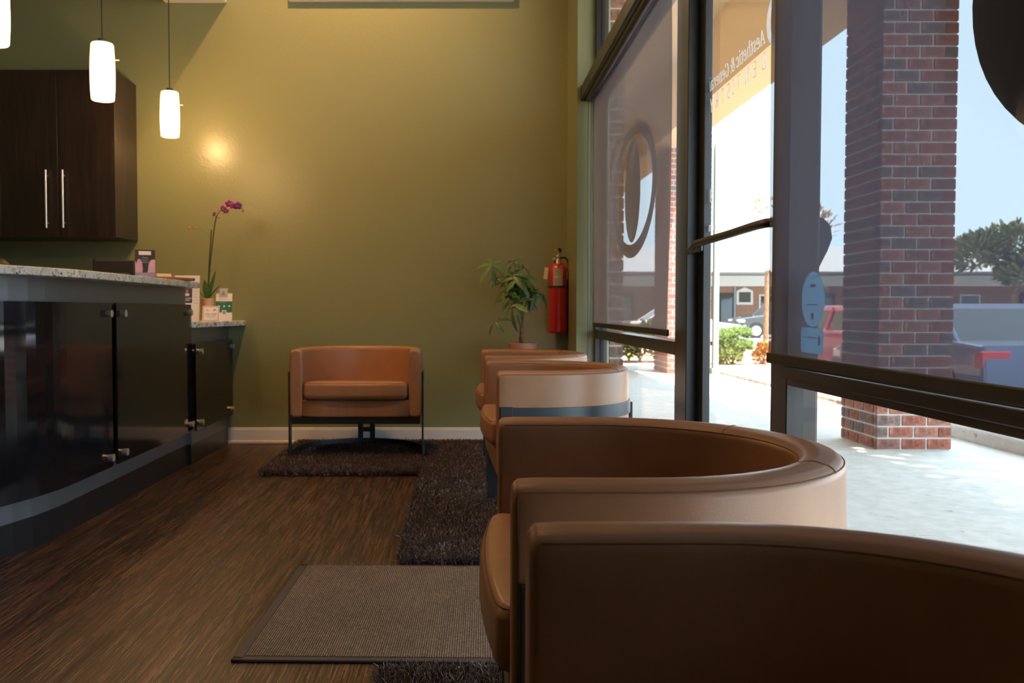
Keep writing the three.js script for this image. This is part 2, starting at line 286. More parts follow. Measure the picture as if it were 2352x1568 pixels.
{
  const tOval = canvasTex(256, 256, (x) => { x.fillStyle = '#b9dcf2'; x.fillRect(0, 0, 256, 256); x.fillStyle = '#7f93a3'; x.font = 'bold 30px sans-serif'; x.textAlign = 'center'; x.fillRect(98, 58, 60, 14); x.fillRect(70, 150, 116, 5); x.fillRect(112, 192, 32, 30); });
  const flat = (g) => { const p = g.attributes.position, uv = g.attributes.uv; g.computeBoundingBox(); const b = g.boundingBox; for (let i = 0; i < p.count; i++) uv.setXY(i, (p.getZ(i) - b.min.z) / (b.max.z - b.min.z), (p.getY(i) - b.min.y) / (b.max.y - b.min.y)); return g; };
  tag(obj('window_sticker', flat(decalSolid(ellipse(0.068, 0.064), 0.806, 0.925, -2.072)), M_sticker(tOval)), 'pale blue round sticker on the pane behind the near shade', 'sticker');
  const s = new THREE.Shape(), a = 0.066, b = 0.03, r = 0.012; s.moveTo(-a + r, -b); s.lineTo(a - r, -b); s.absarc(a - r, -b + r, r, -Math.PI / 2, 0); s.lineTo(a, b - r); s.absarc(a - r, b - r, r, 0, Math.PI / 2); s.lineTo(-a + r, b); s.absarc(-a + r, b - r, r, Math.PI / 2, Math.PI); s.lineTo(-a, -b + r); s.absarc(-a + r, -b + r, r, Math.PI, 1.5 * Math.PI);
  const tRect = canvasTex(256, 128, (x) => { x.fillStyle = '#b4daf0'; x.fillRect(0, 0, 256, 128); x.fillStyle = '#8296a6'; x.fillRect(200, 40, 26, 46); x.fillRect(60, 46, 120, 6); });
  tag(obj('window_sticker', flat(decalSolid(s, 0.806, 0.829, -2.075)), M_sticker(tRect)), 'pale blue rounded rectangle sticker below the round sticker', 'sticker');
}
// white vinyl lettering on the door glass, read from outside
const fontSerif = await new FontLoader().loadAsync('fonts/droid/droid_serif_regular.typeface.json');
const fontSans = await new FontLoader().loadAsync('fonts/droid/droid_sans_regular.typeface.json');
function lettering(parent, text, size, y, zStart, zEnd, font, slant = 0, name = 'letter') {
  const made = []; let adv = 0;
  for (const ch of text) {
    const w = font.data.glyphs[ch]?.ha ?? font.data.glyphs[' '].ha; if (ch !== ' ') {
      const g = new TextGeometry(ch, { font, size, depth: 0.0008, curveSegments: 6, bevelEnabled: false });
      if (slant) g.applyMatrix4(new THREE.Matrix4().set(1, slant, 0, 0, 0, 1, 0, 0, 0, 0, 1, 0, 0, 0, 0, 1)); made.push([g, adv]);
    } adv += w * size / font.data.resolution;
  }
  const s = (zStart - zEnd) / adv;
  for (const [g, a] of made) obj(name, g.scale(slant ? s : 1, 1, 1).rotateY(Math.PI / 2).translate(0.848, y, zStart - a * s), M.vinyl, parent);
}
{
  const t = thing('door_lettering', 'white vinyl lettering reading Aesthetic & General DENTISTRY on the glass door', 'lettering', [0, 0, 0]);
  lettering(t, 'Aesthetic & General', 0.045, 1.655, -2.55, -3.125, fontSerif, 0.22);
  lettering(t, 'DENTISTRY', 0.05, 1.58, -2.535, -3.145, fontSans);
  lettering(t, '2', 0.03, 1.488, -3.075, -3.10, fontSans);
  lettering(t, '0', 0.052, 1.27, -3.07, -3.105, fontSans);
  lettering(t, '.com', 0.03, 1.172, -3.02, -3.125, fontSans);
  const arc = new THREE.Shape(); arc.absellipse(0, 0, 0.085, 0.075, 0, Math.PI * 2); const h = new THREE.Path(); h.absellipse(-0.012, 0, 0.068, 0.068, 0, Math.PI * 2); arc.holes.push(h);
  obj('emblem', new THREE.ExtrudeGeometry(arc, { depth: 0.0008, bevelEnabled: false, curveSegments: 32 }).rotateY(Math.PI / 2).translate(0.848, 1.70, -2.455), M.vinyl, t);
}

// ---------------------------------------------------------------- lamps
const PI = Math.PI, WARM = lin(1, 0.52, 0.2);
function downlight(x, z, label, power, aim) {
  const t = thing('recessed_downlight', label, 'ceiling light', [x, 4.2, z], 0, 'recessed ceiling downlights');
  obj('trim_ring', lathe([[0.045, -0.001], [0.075, -0.001], [0.078, -0.006], [0.07, -0.012], [0.05, -0.01], [0.045, -0.001]]), M.white, t);
  obj('lamp_face', new THREE.CircleGeometry(0.044, 24).rotateX(Math.PI / 2).translate(0, -0.003, 0), std({ color: lin(0.9, 0.85, 0.75), emissive: WARM, emissiveIntensity: 4 }), t);
  const l = new THREE.SpotLight(WARM, power, 0, 0.8, 1, 2); l.position.set(0, -0.02, 0); l.target.position.set(...aim); l.castShadow = true; l.shadow.radius = 2; t.add(l, l.target);
}
downlight(-0.79, -4.7, 'round recessed ceiling downlight closest to the green wall', 29, [0.08, -1.45, -1.3]);
downlight(-0.79, -3.0, 'round recessed ceiling downlight over the door mat', 13, [-0.1, -3, -0.2]);
const opal = phy({ color: lin(0.9, 0.86, 0.78), roughness: 1, transmission: 0.6, thickness: 0, emissive: lin(1, 0.85, 0.62), emissiveIntensity: 0.45, side: THREE.DoubleSide });
function pendant(x, z, y0, label) {
  const t = thing('pendant_lamp', label, 'pendant lamp', [x, y0, z], 0, 'opal glass pendants over the reception desk');
  obj('shade', lathe([[0.05, 0], [0.0535, 0.004], [0.0565, 0.06], [0.0575, 0.13], [0.0565, 0.2], [0.053, 0.262], [0.049, 0.27], [0.014, 0.272], [0.014, 0.268], [0.047, 0.266]], 40), opal, t, 'glowing white opal glass cylinder');
  obj('socket', [cyl(0.018, 0.018, 0.06, 0, 0.24, 0), cyl(0.02, 0.02, 0.02, 0, 0.282, 0)], M.steel, t);
  obj('cord', cyl(0.003, 0.003, 2.92 - y0 - 0.28, 0, (2.92 - y0 + 0.28) / 2, 0, 8), M.black, t);
  obj('canopy', lathe([[0, 0], [0.055, 0], [0.06, 0.008], [0.05, 0.018], [0, 0.018]]).translate(0, 2.917 - y0, 0), M.chrome, t);
  obj('pin', cylX(0.002, 0.025, 0.068, 0.192, 0, 8), M.chrome, t);
  const bulb = new THREE.PointLight(lin(1, 0.58, 0.25), 0.9, 0, 2); bulb.position.set(0, 0.09, 0); bulb.castShadow = true; bulb.shadow.radius = 1.5; t.add(bulb);
}
pendant(-1.797, -5.48, 1.955, 'glowing opal glass pendant hanging near the green wall');
pendant(-1.745, -4.34, 1.91, 'glowing opal glass pendant hanging in front of the wall cabinet');
pendant(-1.775, -3.4, 1.90, 'glowing opal glass pendant over the curved end of the reception counter');

// ---------------------------------------------------------------- rugs and mat
const tuft = join([0, 1, 2, 3, 4].map((k) => {
  const a = k * 1.2566 + 0.4, lean = 0.6 + 0.22 * k, r = 0.0015, rows = [];
  for (let j = 0; j <= 3; j++) { const s = j / 3, out = 0.001 + lean * 0.016 * s * s, y = 0.03 * s * (1 - 0.12 * lean * s), w = r * (1.25 - 0.6 * s); rows.push([0, 1, 2].map((i) => V(Math.cos(a) * out + w * Math.cos(i * 2.094 + a), y, Math.sin(a) * out + w * Math.sin(i * 2.094 + a)))); }
  return gridGeo(rows, true);
}));
const pileMat = phy({ color: 0xffffff, roughness: 0.55, sheen: 0.6, sheenRoughness: 0.4, sheenColor: lin(0.5, 0.42, 0.38) });
function shagRug(x0, x1, z0, z1, label, step) {
  const t = thing('shag_rug', label, 'rug', [(x0 + x1) / 2, 0, (z0 + z1) / 2], 0, 'dark brown shag rugs');
  const w = x1 - x0, d = z1 - z0;
  obj('backing', rbox(-w / 2 + 0.01, w / 2 - 0.01, 0, 0.008, -d / 2 + 0.01, d / 2 - 0.01, 0.003), std({ color: lin(0.03, 0.018, 0.014), roughness: 1 }), t);
  const nx = Math.floor(w / step), nz = Math.floor(d / step), im = new THREE.InstancedMesh(tuft, pileMat, nx * nz), m = new THREE.Matrix4(), e = new THREE.Euler(), q = new THREE.Quaternion();
  let k = 0; for (let i = 0; i < nx; i++) for (let j = 0; j < nz; j++) {
    const x = -w / 2 + (i + rr(0.1, 0.9)) * step, z = -d / 2 + (j + rr(0.1, 0.9)) * step, s = rr(0.8, 1.15);
    q.setFromEuler(e.set(rr(-0.45, 0.45), rnd() * 6.28, rr(-0.45, 0.45))); m.compose(V(x, 0.006, z), q, V(s * 1.2, s, s * 1.2)); im.setMatrixAt(k, m);
    const p = rnd(), b = rr(0.7, 1.3); im.setColorAt(k, p < 0.12 ? lin(0.26 * b, 0.22 * b, 0.20 * b) : p < 0.3 ? lin(0.1 * b, 0.056 * b, 0.045 * b) : lin(0.055 * b, 0.03 * b, 0.025 * b)); k++;
  }
  im.name = 'pile'; im.userData.kind = 'stuff'; im.castShadow = im.receiveShadow = true; t.add(im);
}
shagRug(-1.115, -0.245, -5.965, -4.8, 'dark brown shag rug under the armchair at the green wall', 0.0095);
shagRug(-0.235, 0.62, -5.965, -3.105, 'long dark brown shag rug under the pair of armchairs beyond the door', 0.0095);
shagRug(-0.205, 0.70, -2.17, 0.3, 'dark brown shag rug running under the two armchairs before the door mat', 0.0095);
{
  const t = thing('door_mat', 'ribbed brown entrance mat with dark rubber edging', 'mat', [0.075, 0, -2.665], -0.022);
  const a = 0.665, b = 0.43;
  const prof = [[-a, 0.001], [-a, 0.004], [-a + 0.008, 0.009], [-a + 0.03, 0.011]];
  obj('rubber_edge', [rbox(-a, -a + 0.034, 0, 0.009, -b, b, 0.004), rbox(a - 0.034, a, 0, 0.009, -b, b, 0.004), rbox(-a, a, 0, 0.009, -b, -b + 0.026, 0.004), rbox(-a, a, 0, 0.009, b - 0.026, b, 0.004)], std({ color: lin(0.045, 0.042, 0.045), roughness: 0.6 }), t, 'dark grey rubber edging');
  obj('carpet', rbox(-a + 0.03, a - 0.03, 0.002, 0.0115, -b + 0.022, b - 0.022, 0.003), std({ map: T.mat, bumpMap: T.matB, bumpScale: 0.0016, roughness: 0.95 }), t, 'ribbed brown carpet');
}

// ---------------------------------------------------------------- tub armchairs
function tubPath(off, zf = 0.285, n = 26) { // open U in plan: left front -> back -> right front, [x, z, tangent x, tangent z, outward x, outward z]
  const R = 0.35 + off, zc = 0.1025, out = [];
  for (let i = 0; i < 5; i++) out.push([-R, zf + (zc - zf) * i / 5, 0, -1, -1, 0]);
  for (let i = 0; i <= n; i++) { const a = Math.PI * i / n, c = Math.cos(a), s = Math.sin(a); out.push([-R * c, zc - R * s, s, -c, -c, -s]); }
  for (let i = 1; i <= 5; i++) out.push([R, zc + (zf - zc) * i / 5, 0, 1, 1, 0]);
  return out;
}
function sweep(path, profile, round = 0) { // profile(inset) -> [outward, y] loop
  const st = []; const add = (p, back, inset) => st.push([[p[0] + p[2] * back, p[1] + p[3] * back], p, inset]);
  const a = path[0], b = path[path.length - 1];
  if (round) for (let k = 0; k < 4; k++) { const t = k / 4 * Math.PI / 2; add(a, round * (1 - Math.sin(t)), round * (1 - Math.sin(t)) * 0 + round * (1 - Math.sin(t))); st[st.length - 1][0] = [a[0] + a[2] * round * (1 - Math.sin(t)), a[1] + a[3] * round * (1 - Math.sin(t))]; st[st.length - 1][2] = round * (1 - Math.cos(Math.PI / 2 - t)); }
  // ends are rounded by shrinking the loop; stations run from the very end inwards
  const first = st.splice(0).map((s, k) => { const t = k / 4 * Math.PI / 2, back = round * (1 - Math.sin(t)), f = round * (1 - Math.sin(t)); return [[a[0] + a[2] * (round - round * Math.cos(t)), a[1] + a[3] * (round - round * Math.cos(t))], a, round * (1 - Math.sin(t))]; });
  const all = [...first.map((s) => s), ...path.slice(round ? 1 : 0, round ? -1 : undefined).map((p) => [[p[0], p[1]], p, 0]), ...first.slice().reverse().map((s, i) => { const k = first.length - 1 - i, t = k / 4 * Math.PI / 2, d = round - round * Math.cos(t); return [[b[0] - b[2] * d, b[1] - b[3] * d], b, s[2]]; })];
  return gridGeo(all.map(([c, p, ins]) => profile(ins).map(([o, y]) => V(c[0] + p[4] * o, y, c[1] + p[5] * o))), true, true);
}
function roundRect(hw, y0, y1, r, seg = 5, crown = 0) { // anticlockwise loop in (outward, y)
  const out = [], R = Math.max(0.001, Math.min(r, hw * 0.98)), c = [[hw - R, y0 + R, -90], [hw - R, y1 - R, 0], [-hw + R, y1 - R, 90], [-hw + R, y0 + R, 180]];
  c.forEach(([x, y, a0], q) => { for (let i = 0; i <= seg; i++) { const a = (a0 + 90 * i / seg) * Math.PI / 180; out.push([x + R * Math.cos(a), y + R * Math.sin(a)]); }
    const n = c[(q + 1) % 4], m = 4; for (let i = 1; i < m; i++) { const s = i / m, last = out[out.length - 1]; if (i === 1) out._p = last; const p = out._p, e = [n[0] + R * Math.cos(n[2] * Math.PI / 180), n[1] + R * Math.sin(n[2] * Math.PI / 180)]; const b = Math.sin(Math.PI * s) * crown; out.push([p[0] + (e[0] - p[0]) * s + (q === 0 ? b : q === 2 ? -b : 0), p[1] + (e[1] - p[1]) * s + (q === 1 ? b : 0)]); } });
  return out;
}
function flip(g) { const i = g.index.array; for (let k = 0; k < i.length; k += 3) { const t = i[k]; i[k] = i[k + 1]; i[k + 1] = t; } g.computeVertexNormals(); return g; }
function leatherUV(g) { // metres along the surface, good enough for grain
  const p = g.attributes.position, uv = g.attributes.uv, n = g.attributes.normal;
  for (let i = 0; i < p.count; i++) { const a = Math.atan2(p.getX(i), -p.getZ(i) + 0.1); Math.abs(n.getY(i)) > 0.75 ? uv.setXY(i, p.getX(i), p.getZ(i)) : uv.setXY(i, a * 0.38 + 2, p.getY(i)); } return g;
}
function plan(pts2, zs) { return pts2; }
function outlineCushion() { // closed outline [x, z], front bulging forward
  const o = [], hw = 0.306, n = 22, zc = 0.09;
  for (let i = 0; i <= n; i++) { const a = Math.PI * i / n; o.push([-hw * Math.cos(a), zc - 0.285 * Math.sin(a)]); }
  for (let i = 1; i <= 4; i++) o.push([hw, zc + (0.285 - zc) * i / 4]);
  for (let i = 0; i <= 3; i++) { const a = i / 3 * 1.2; o.push([hw - 0.028 * (1 - Math.cos(a)), 0.285 + 0.022 * Math.sin(a)]); }
  for (let i = 1; i < 12; i++) { const s = -1 + 2 * i / 12; o.push([-s * (hw - 0.02), 0.307 + 0.020 * (1 - s * s)]); }
  for (let i = 3; i >= 0; i--) { const a = i / 3 * 1.2; o.push([-hw + 0.028 * (1 - Math.cos(a)), 0.285 + 0.022 * Math.sin(a)]); }
  for (let i = 3; i >= 1; i--) o.push([-hw, zc + (0.285 - zc) * i / 4]);
  return o;
}
function pillow(outline, y0, y1, r, dome) {
  const c = [0, 0.05], rows = [], put = (inset, y) => rows.push(outline.map(([x, z]) => { const dx = x - c[0], dz = z - c[1], d = Math.hypot(dx, dz), f = Math.max(0.02, (d - inset) / d); return V(c[0] + dx * f, y, c[1] + dz * f); }));
  for (const s of [0.24, 0.17, 0.11, 0.06]) put(s, y0);
  for (let i = 0; i <= 5; i++) { const a = i / 5 * Math.PI / 2; put(r * (1 - Math.sin(a)), y0 + r * (1 - Math.cos(a))); }
  for (let i = 1; i <= 6; i++) { const a = i / 6 * Math.PI / 2; put(r * (1 - Math.cos(a)), y1 - r + r * Math.sin(a)); }
  for (const [s, d] of [[0.06, 0.5], [0.11, 0.8], [0.17, 0.95], [0.24, 1]]) put(s, y1 + dome * d);
  return gridGeo(rows, true, true);
}
const solid = (pts, y0, y1, bevel = 0) => new THREE.ExtrudeGeometry(new THREE.Shape(pts.map(([x, z]) => new THREE.Vector2(x, -z))), { depth: y1 - y0 - 2 * bevel, bevelEnabled: bevel > 0, bevelSize: bevel, bevelThickness: bevel, bevelSegments: 2 }).rotateX(-Math.PI / 2).translate(0, y0 + bevel, 0);
function makeChair(label, group) {
  const t = thing('tub_armchair', label, 'armchair', [0, 0, 0], 0, group);
  const path = tubPath(0);
  const sh = obj('shell', leatherUV(sweep(path, (i) => roundRect(0.0375 - i * 0.9, 0.246 + i, 0.648 - i, 0.022, 6, 0.003), 0.016)), M.leather, t, 'tan leather tub back and arms');
  for (const o of [0.0345, -0.0345]) obj('seam', tube(tubPath(o, 0.272, 30).map((p) => V(p[0], 0.6375, p[1])), 0.0012, 120, 6), M.thread, sh);
  for (const a of [-0.64, 0.64]) obj('cross_seam', tube([-0.035, -0.03, -0.024, -0.0155, -0.008, 0, 0.008, 0.0155, 0.024, 0.03, 0.035].map((o) => V((0.35 + o) * Math.sin(a), 0.6258 + Math.sqrt(0.000484 - Math.max(0, Math.abs(o) - 0.0155) ** 2) + (Math.abs(o) < 0.016 ? 0.003 * Math.cos(o * 100) : 0), 0.1025 - (0.35 + o) * Math.cos(a))), 0.0011, 40, 6), M.thread, sh);
  for (const s of [-1, 1]) obj('front_seam', tube([V(s * 0.385, 0.63, 0.277), V(s * 0.387, 0.45, 0.277), V(s * 0.386, 0.26, 0.277)], 0.0014, 20, 6), M.thread, sh);
  const cu = outlineCushion();
  const tip = (g) => { const q = g.attributes.position; for (let i = 0; i < q.count; i++) q.setY(i, q.getY(i) - 0.085 * Math.max(0, 0.3 - q.getZ(i))); g.computeVertexNormals(); return g; };
  const c = obj('cushion', leatherUV(tip(pillow(cu, 0.352, 0.46, 0.034, 0.009))), M.leather, t, 'loose tan leather seat cushion');
  for (const y of [0.4505, 0.3625]) obj('welt', tube(cu.filter((_, i) => i % 2 === 0).map(([x, z]) => { const d = Math.hypot(x, z - 0.05), f = (d - 0.0095) / d; return V(x * f, y - 0.085 * Math.max(0, 0.3 - z), 0.05 + (z - 0.05) * f); }), 0.0013, 110, 6, true), M.thread, c);
  const inner = [...Array(21)].map((_, i) => { const a = Math.PI * i / 20; return [-0.315 * Math.cos(a), 0.1 - 0.315 * Math.sin(a)]; });
  obj('apron', leatherUV(pillow([...inner, [0.315, 0.284], [0.2, 0.2845], [0, 0.285], [-0.2, 0.2845], [-0.315, 0.284]], 0.247, 0.350, 0.012, 0)), M.leather, t);
  const under = [...Array(25)].map((_, i) => { const a = Math.PI * i / 24; return [-0.372 * Math.cos(a), 0.1 - 0.372 * Math.sin(a)]; });
  obj('seat_frame', solid([...under, [0.376, 0.27], [-0.376, 0.27]], 0.207, 0.247, 0.004), M.black, t, 'black underframe');
  obj('back_band', sweep(tubPath(0.0425, 0.272), () => roundRect(0.0045, 0.462, 0.514, 0.0015, 2)), M.steel, t, 'dark steel band');
  for (const s of [-1, 1]) obj('leg', rbox(s * 0.3885, s * 0.3995, 0, 0.517, 0.226, 0.274, 0.002), M.steel, t);
  obj('base_band', sweep(tubPath(0.0425, 0.272), () => roundRect(0.0045, 0, 0.045, 0.0015, 2)), M.steel, t);
  for (const s of [-1, 1]) obj('back_upright', rbox(s * 0.022, s * 0.056, 0.02, 0.50, -0.302, -0.291, 0.002), M.steel, t);
  obj('cross_plate', rbox(-0.03, 0.03, 0.085, 0.115, -0.302, -0.293, 0.002), M.steel, t);
  return t;
}
const chair = makeChair('tan leather tub armchair standing alone against the green wall', 'tan leather tub armchairs'); chair.position.set(-0.645, 0.02, -5.53);
dup(chair, [0.382, 0.02, -4.89], -PI / 2, 'tan leather tub armchair in front of the potted plant, beside the far roller shade');
dup(chair, [0.392, 0.02, -3.735], -PI / 2 + 0.035, 'tan leather tub armchair with its back at the mullion between far window and door');
dup(chair, [0.352, 0.02, -1.56], -PI / 2 - 0.012, 'tan leather tub armchair with one corner at the door mat, beside the near window');
dup(chair, [0.352, 0.02, -0.605], -PI / 2, 'tan leather tub armchair at the end of the row, wholly beneath the near roller shade');

// ---------------------------------------------------------------- reception desk
const deskX = (z) => -1.615 - (z > -3.6 ? 0.4 * (z + 3.6) ** 2 : 0), deskD = (z) => (z > -3.6 ? -0.8 * (z + 3.6) : 0);
function curvedStrip(off0, off1, y0, y1, z0, z1, n = 24) { // solid between two offsets of the desk line
  const o = [], i = []; for (let k = 0; k <= n; k++) { const z = z0 + (z1 - z0) * k / n, d = deskD(z), L = Math.hypot(1, d), nx = 1 / L, nz = -d / L; o.push([deskX(z) + off1 * nx, z + off1 * nz]); i.unshift([deskX(z) + off0 * nx, z + off0 * nz]); }
  return uvm(solid([...o, ...i], y0, y1, 0));
}
{
  const t = thing('reception_desk', 'curved reception desk with black panels on steel standoffs and pale granite bar top', 'reception desk');
  obj('body', curvedStrip(-0.14, 0.0, 0.12, 1.025, -5.16, -2.75), M.alu, t, 'grey metal faced body');
  obj('kick_base', curvedStrip(-0.12, 0.004, 0, 0.12, -5.16, -2.75), M.kick, t);
  const panels = [['panel', -4.0, -2.8, M.panelSmudged], ['panel', -5.165, -4.055, M.panel]];
  for (const [n, a, b, m] of panels) {
    const p = obj(n, curvedStrip(0.022, 0.032, 0.198, 0.932, a, b), m, t, 'glossy black acrylic panel');
    for (const z of [a + 0.055, b - 0.055]) for (const y of [0.245, 0.885]) {
      const d = deskD(z);
      obj('standoff', [new THREE.CylinderGeometry(0.0142, 0.0168, 0.024, 22).rotateZ(PI / 2).translate(0.044, 0, 0), cylX(0.008, 0.03, 0.015, 0, 0)].map((g) => g.rotateY(Math.atan(d)).translate(deskX(z), y, z)), M.chrome, p, 'brushed steel standoff bolt');
    }
  }
  // bar top with a rounded far corner
  const o = []; for (let k = 0; k <= 24; k++) { const z = -2.7 + (-5.02 + 2.7) * k / 24; o.push([deskX(z) + 0.118, z]); }
  for (let k = 1; k <= 8; k++) { const a = k / 8 * Math.PI / 2; o.push([-1.497 - 0.10 * (1 - Math.cos(a)), -5.02 - 0.10 * Math.sin(a)]); }
  o.push([-1.86, -5.12]); for (let k = 24; k >= 0; k--) { const z = -2.7 + (-5.02 + 2.7) * k / 24; o.push([deskX(z) - 0.25, z]); }
  obj('bar_top', uvm(solid(o, 1.025, 1.057, 0.004)), M.granite, t, 'pale speckled granite bar top');
}
{
  const t = thing('side_counter', 'low counter with granite top joining the reception desk to the green wall', 'counter');
  obj('body', box(-2.3, -1.588, 0.12, 0.797, -5.995, -5.165), M.alu, t, 'grey metal faced body');
  obj('kick_base', box(-2.25, -1.592, 0, 0.12, -5.97, -5.165), M.kick, t);
  const p = obj('panel', rbox(-1.566, -1.556, 0.198, 0.706, -5.97, -5.16, 0.002), M.panel, t, 'glossy black acrylic panel');
  for (const z of [-5.92, -5.215]) for (const y of [0.245, 0.66]) obj('standoff', [new THREE.CylinderGeometry(0.0142, 0.0168, 0.024, 22).rotateZ(PI / 2).translate(-1.544, y, z), cylX(0.008, 0.03, -1.573, y, z)], M.chrome, p, 'brushed steel standoff bolt');
  obj('granite_top', uvm(solid([[-2.3, -5.995], [-2.3, -5.17], [-1.60, -5.17], [-1.578, -5.178], [-1.563, -5.20], [-1.477, -5.995]].reverse(), 0.797, 0.83, 0.004)), M.granite, t, 'pale speckled granite top');
}
{
  const t = thing('wall_cabinet', 'dark brown wall cabinet with long steel bar handles', 'cabinet', [0, 0, 0]);
  obj('body', rbox(-4.35, -2.19, 1.36, 2.395, -5.998, -5.64, 0.002), M.cabinet, t);
  for (let k = 0; k < 6; k++) {
    const x1 = -2.19 - k * 0.36, x0 = x1 - 0.357, d = obj('door', rbox(x0, x1, 1.358, 2.397, -5.64, -5.62, 0.0015), M.cabinet, t);
    const hx = k % 2 === 0 ? x0 + 0.04 : x1 - 0.062;
    obj('handle', [cyl(0.0065, 0.0065, 0.36, hx, 1.593, -5.59, 14), cylZ(0.004, 0.032, hx, 1.445, -5.605, 10), cylZ(0.004, 0.032, hx, 1.74, -5.605, 10)], M.chrome, d, 'steel bar handle');
  }
}

// ---------------------------------------------------------------- things on the counters
const printed = (tex) => std({ map: tex, roughness: 0.5 });
function card(parent, name, w, h, d, mat, tilt, pos, turn, label) { // leaning sheet, bottom edge at pos, front +z
  const g = new THREE.BoxGeometry(w, h, d).translate(0, h / 2, 0).rotateX(-tilt).rotateY(turn).translate(...pos);
  return obj(name, g, mat, parent, label);
}
const white6 = (front) => [M.paper, M.paper, M.paper, M.paper, front, M.paper];
function sheet(parent, name, w, h, tex, tilt, pos, turn, label) {
  const g = new THREE.BoxGeometry(w, h, 0.0015).translate(0, h / 2, 0).rotateX(-tilt).rotateY(turn).translate(...pos);
  const m = new THREE.Mesh(g, white6(printed(tex))); m.name = name; m.castShadow = m.receiveShadow = true; if (label) m.userData.label = label; parent.add(m); return m;
}
{ // acrylic sign with two hands
  const t = thing('acrylic_sign', 'small acrylic stand with a dark print of two open hands on the bar top', 'sign', [-1.655, 1.057, -4.63], 0.35);
  const tex = canvasTex(256, 400, (x) => {
    x.fillStyle = '#2c2b33'; x.fillRect(0, 0, 256, 400); x.fillStyle = '#e4e0e2'; x.fillRect(48, 18, 156, 52);
    x.fillStyle = '#b9b6ba'; x.font = '26px sans-serif'; x.textAlign = 'center'; x.fillText('Please', 130, 116); x.fillText('Pay your', 130, 146); x.fillText('Balance', 130, 178);
    const hand = (c, f) => { x.fillStyle = c; x.beginPath(); f(); x.closePath(); x.fill(); };
    hand('#c79bb9', () => { x.moveTo(0, 150); x.lineTo(18, 190); x.bezierCurveTo(28, 120, 60, 110, 74, 150); x.lineTo(88, 170); x.lineTo(98, 270); x.lineTo(92, 320); x.lineTo(0, 320); });
    hand('#c992a4', () => { x.moveTo(34, 150); x.bezierCurveTo(40, 130, 62, 132, 66, 150); x.lineTo(76, 240); x.lineTo(62, 240); });
    hand('#c59cba', () => { x.moveTo(256, 132); x.lineTo(214, 132); x.bezierCurveTo(190, 150, 176, 176, 172, 200); x.lineTo(164, 280); x.lineTo(148, 330); x.lineTo(256, 330); });
    hand('#cfa9a8', () => { x.moveTo(230, 140); x.lineTo(196, 166); x.lineTo(190, 220); x.lineTo(236, 200); });
    x.fillStyle = '#8f89ad'; x.fillRect(0, 310, 256, 90); x.fillStyle = '#b9b2cc'; x.font = 'bold 40px serif'; x.fillText('HELP', 96, 366);
  });
  sheet(t, 'print', 0.098, 0.152, tex, 0.1, [0, 0.004, 0], 0);
  obj('holder', [new THREE.BoxGeometry(0.104, 0.16, 0.002).translate(0, 0.08, -0.003).rotateX(-0.1), new THREE.BoxGeometry(0.104, 0.003, 0.05).translate(0, 0.0015, -0.02)], M.acrylic, t, 'clear acrylic holder');
}
{ // orange tray with a cream card
  const t = thing('wooden_tray', 'flat orange wooden tray at the end of the bar top', 'tray', [-1.555, 1.057, -4.75], 1.25);
  const w = std({ color: lin(0.42, 0.14, 0.045), roughness: 0.45 });
  obj('base', rbox(-0.12, 0.12, 0, 0.006, -0.055, 0.055, 0.002), w, t);
  for (const s of [-1, 1]) obj('rim', rbox(-0.12, 0.12, 0.004, 0.016, s * 0.055 - 0.004, s * 0.055 + 0.004, 0.002), w, t);
  for (const s of [-1, 1]) obj('rim', rbox(s * 0.12 - 0.004, s * 0.12 + 0.004, 0.004, 0.016, -0.055, 0.055, 0.002), w, t);
  const c = thing('card_stack', 'cream business cards standing in the orange tray', 'cards', [-1.565, 1.063, -4.66], 0.75);
  for (let k = 0; k < 5; k++) obj('card', new THREE.BoxGeometry(0.078, 0.028, 0.0012).translate(0, 0.014, 0).rotateX(-0.25 - k * 0.02).translate(0, 0, -k * 0.0035), std({ color: lin(0.78, 0.62, 0.34), roughness: 0.6 }), c);
}
{ // monitor behind the bar
  const d = thing('work_table', 'narrow white work table under the computer monitor behind the bar', 'table', [-2.02, 0, -4.97]);
  obj('table_top', rbox(-0.24, 0.24, 0.72, 0.75, -0.16, 0.16, 0.004), M.white, d);
  for (const x of [-0.2, 0.2]) for (const z of [-0.13, 0.13]) obj('leg', rbox(x - 0.018, x + 0.018, 0, 0.72, z - 0.018, z + 0.018, 0.003), M.steel, d);
  const t = thing('computer_monitor', 'black computer monitor showing above the bar top', 'monitor', [-1.945, 0.75, -4.97], 0.22);
  obj('screen_housing', [rbox(-0.105, 0.105, 0.16, 0.427, -0.02, 0.012, 0.006), rbox(-0.09, 0.09, 0.2, 0.36, 0.01, 0.035, 0.012)], M.black, t);
  obj('stand', [rbox(-0.03, 0.03, 0.01, 0.22, -0.005, 0.012, 0.004), rbox(-0.12, 0.12, 0, 0.012, -0.09, 0.09, 0.004)], M.black, t);
  obj('bezel', [rbox(-0.112, -0.099, 0.155, 0.432, -0.026, 0.016, 0.004)], M.gasket, t);
}
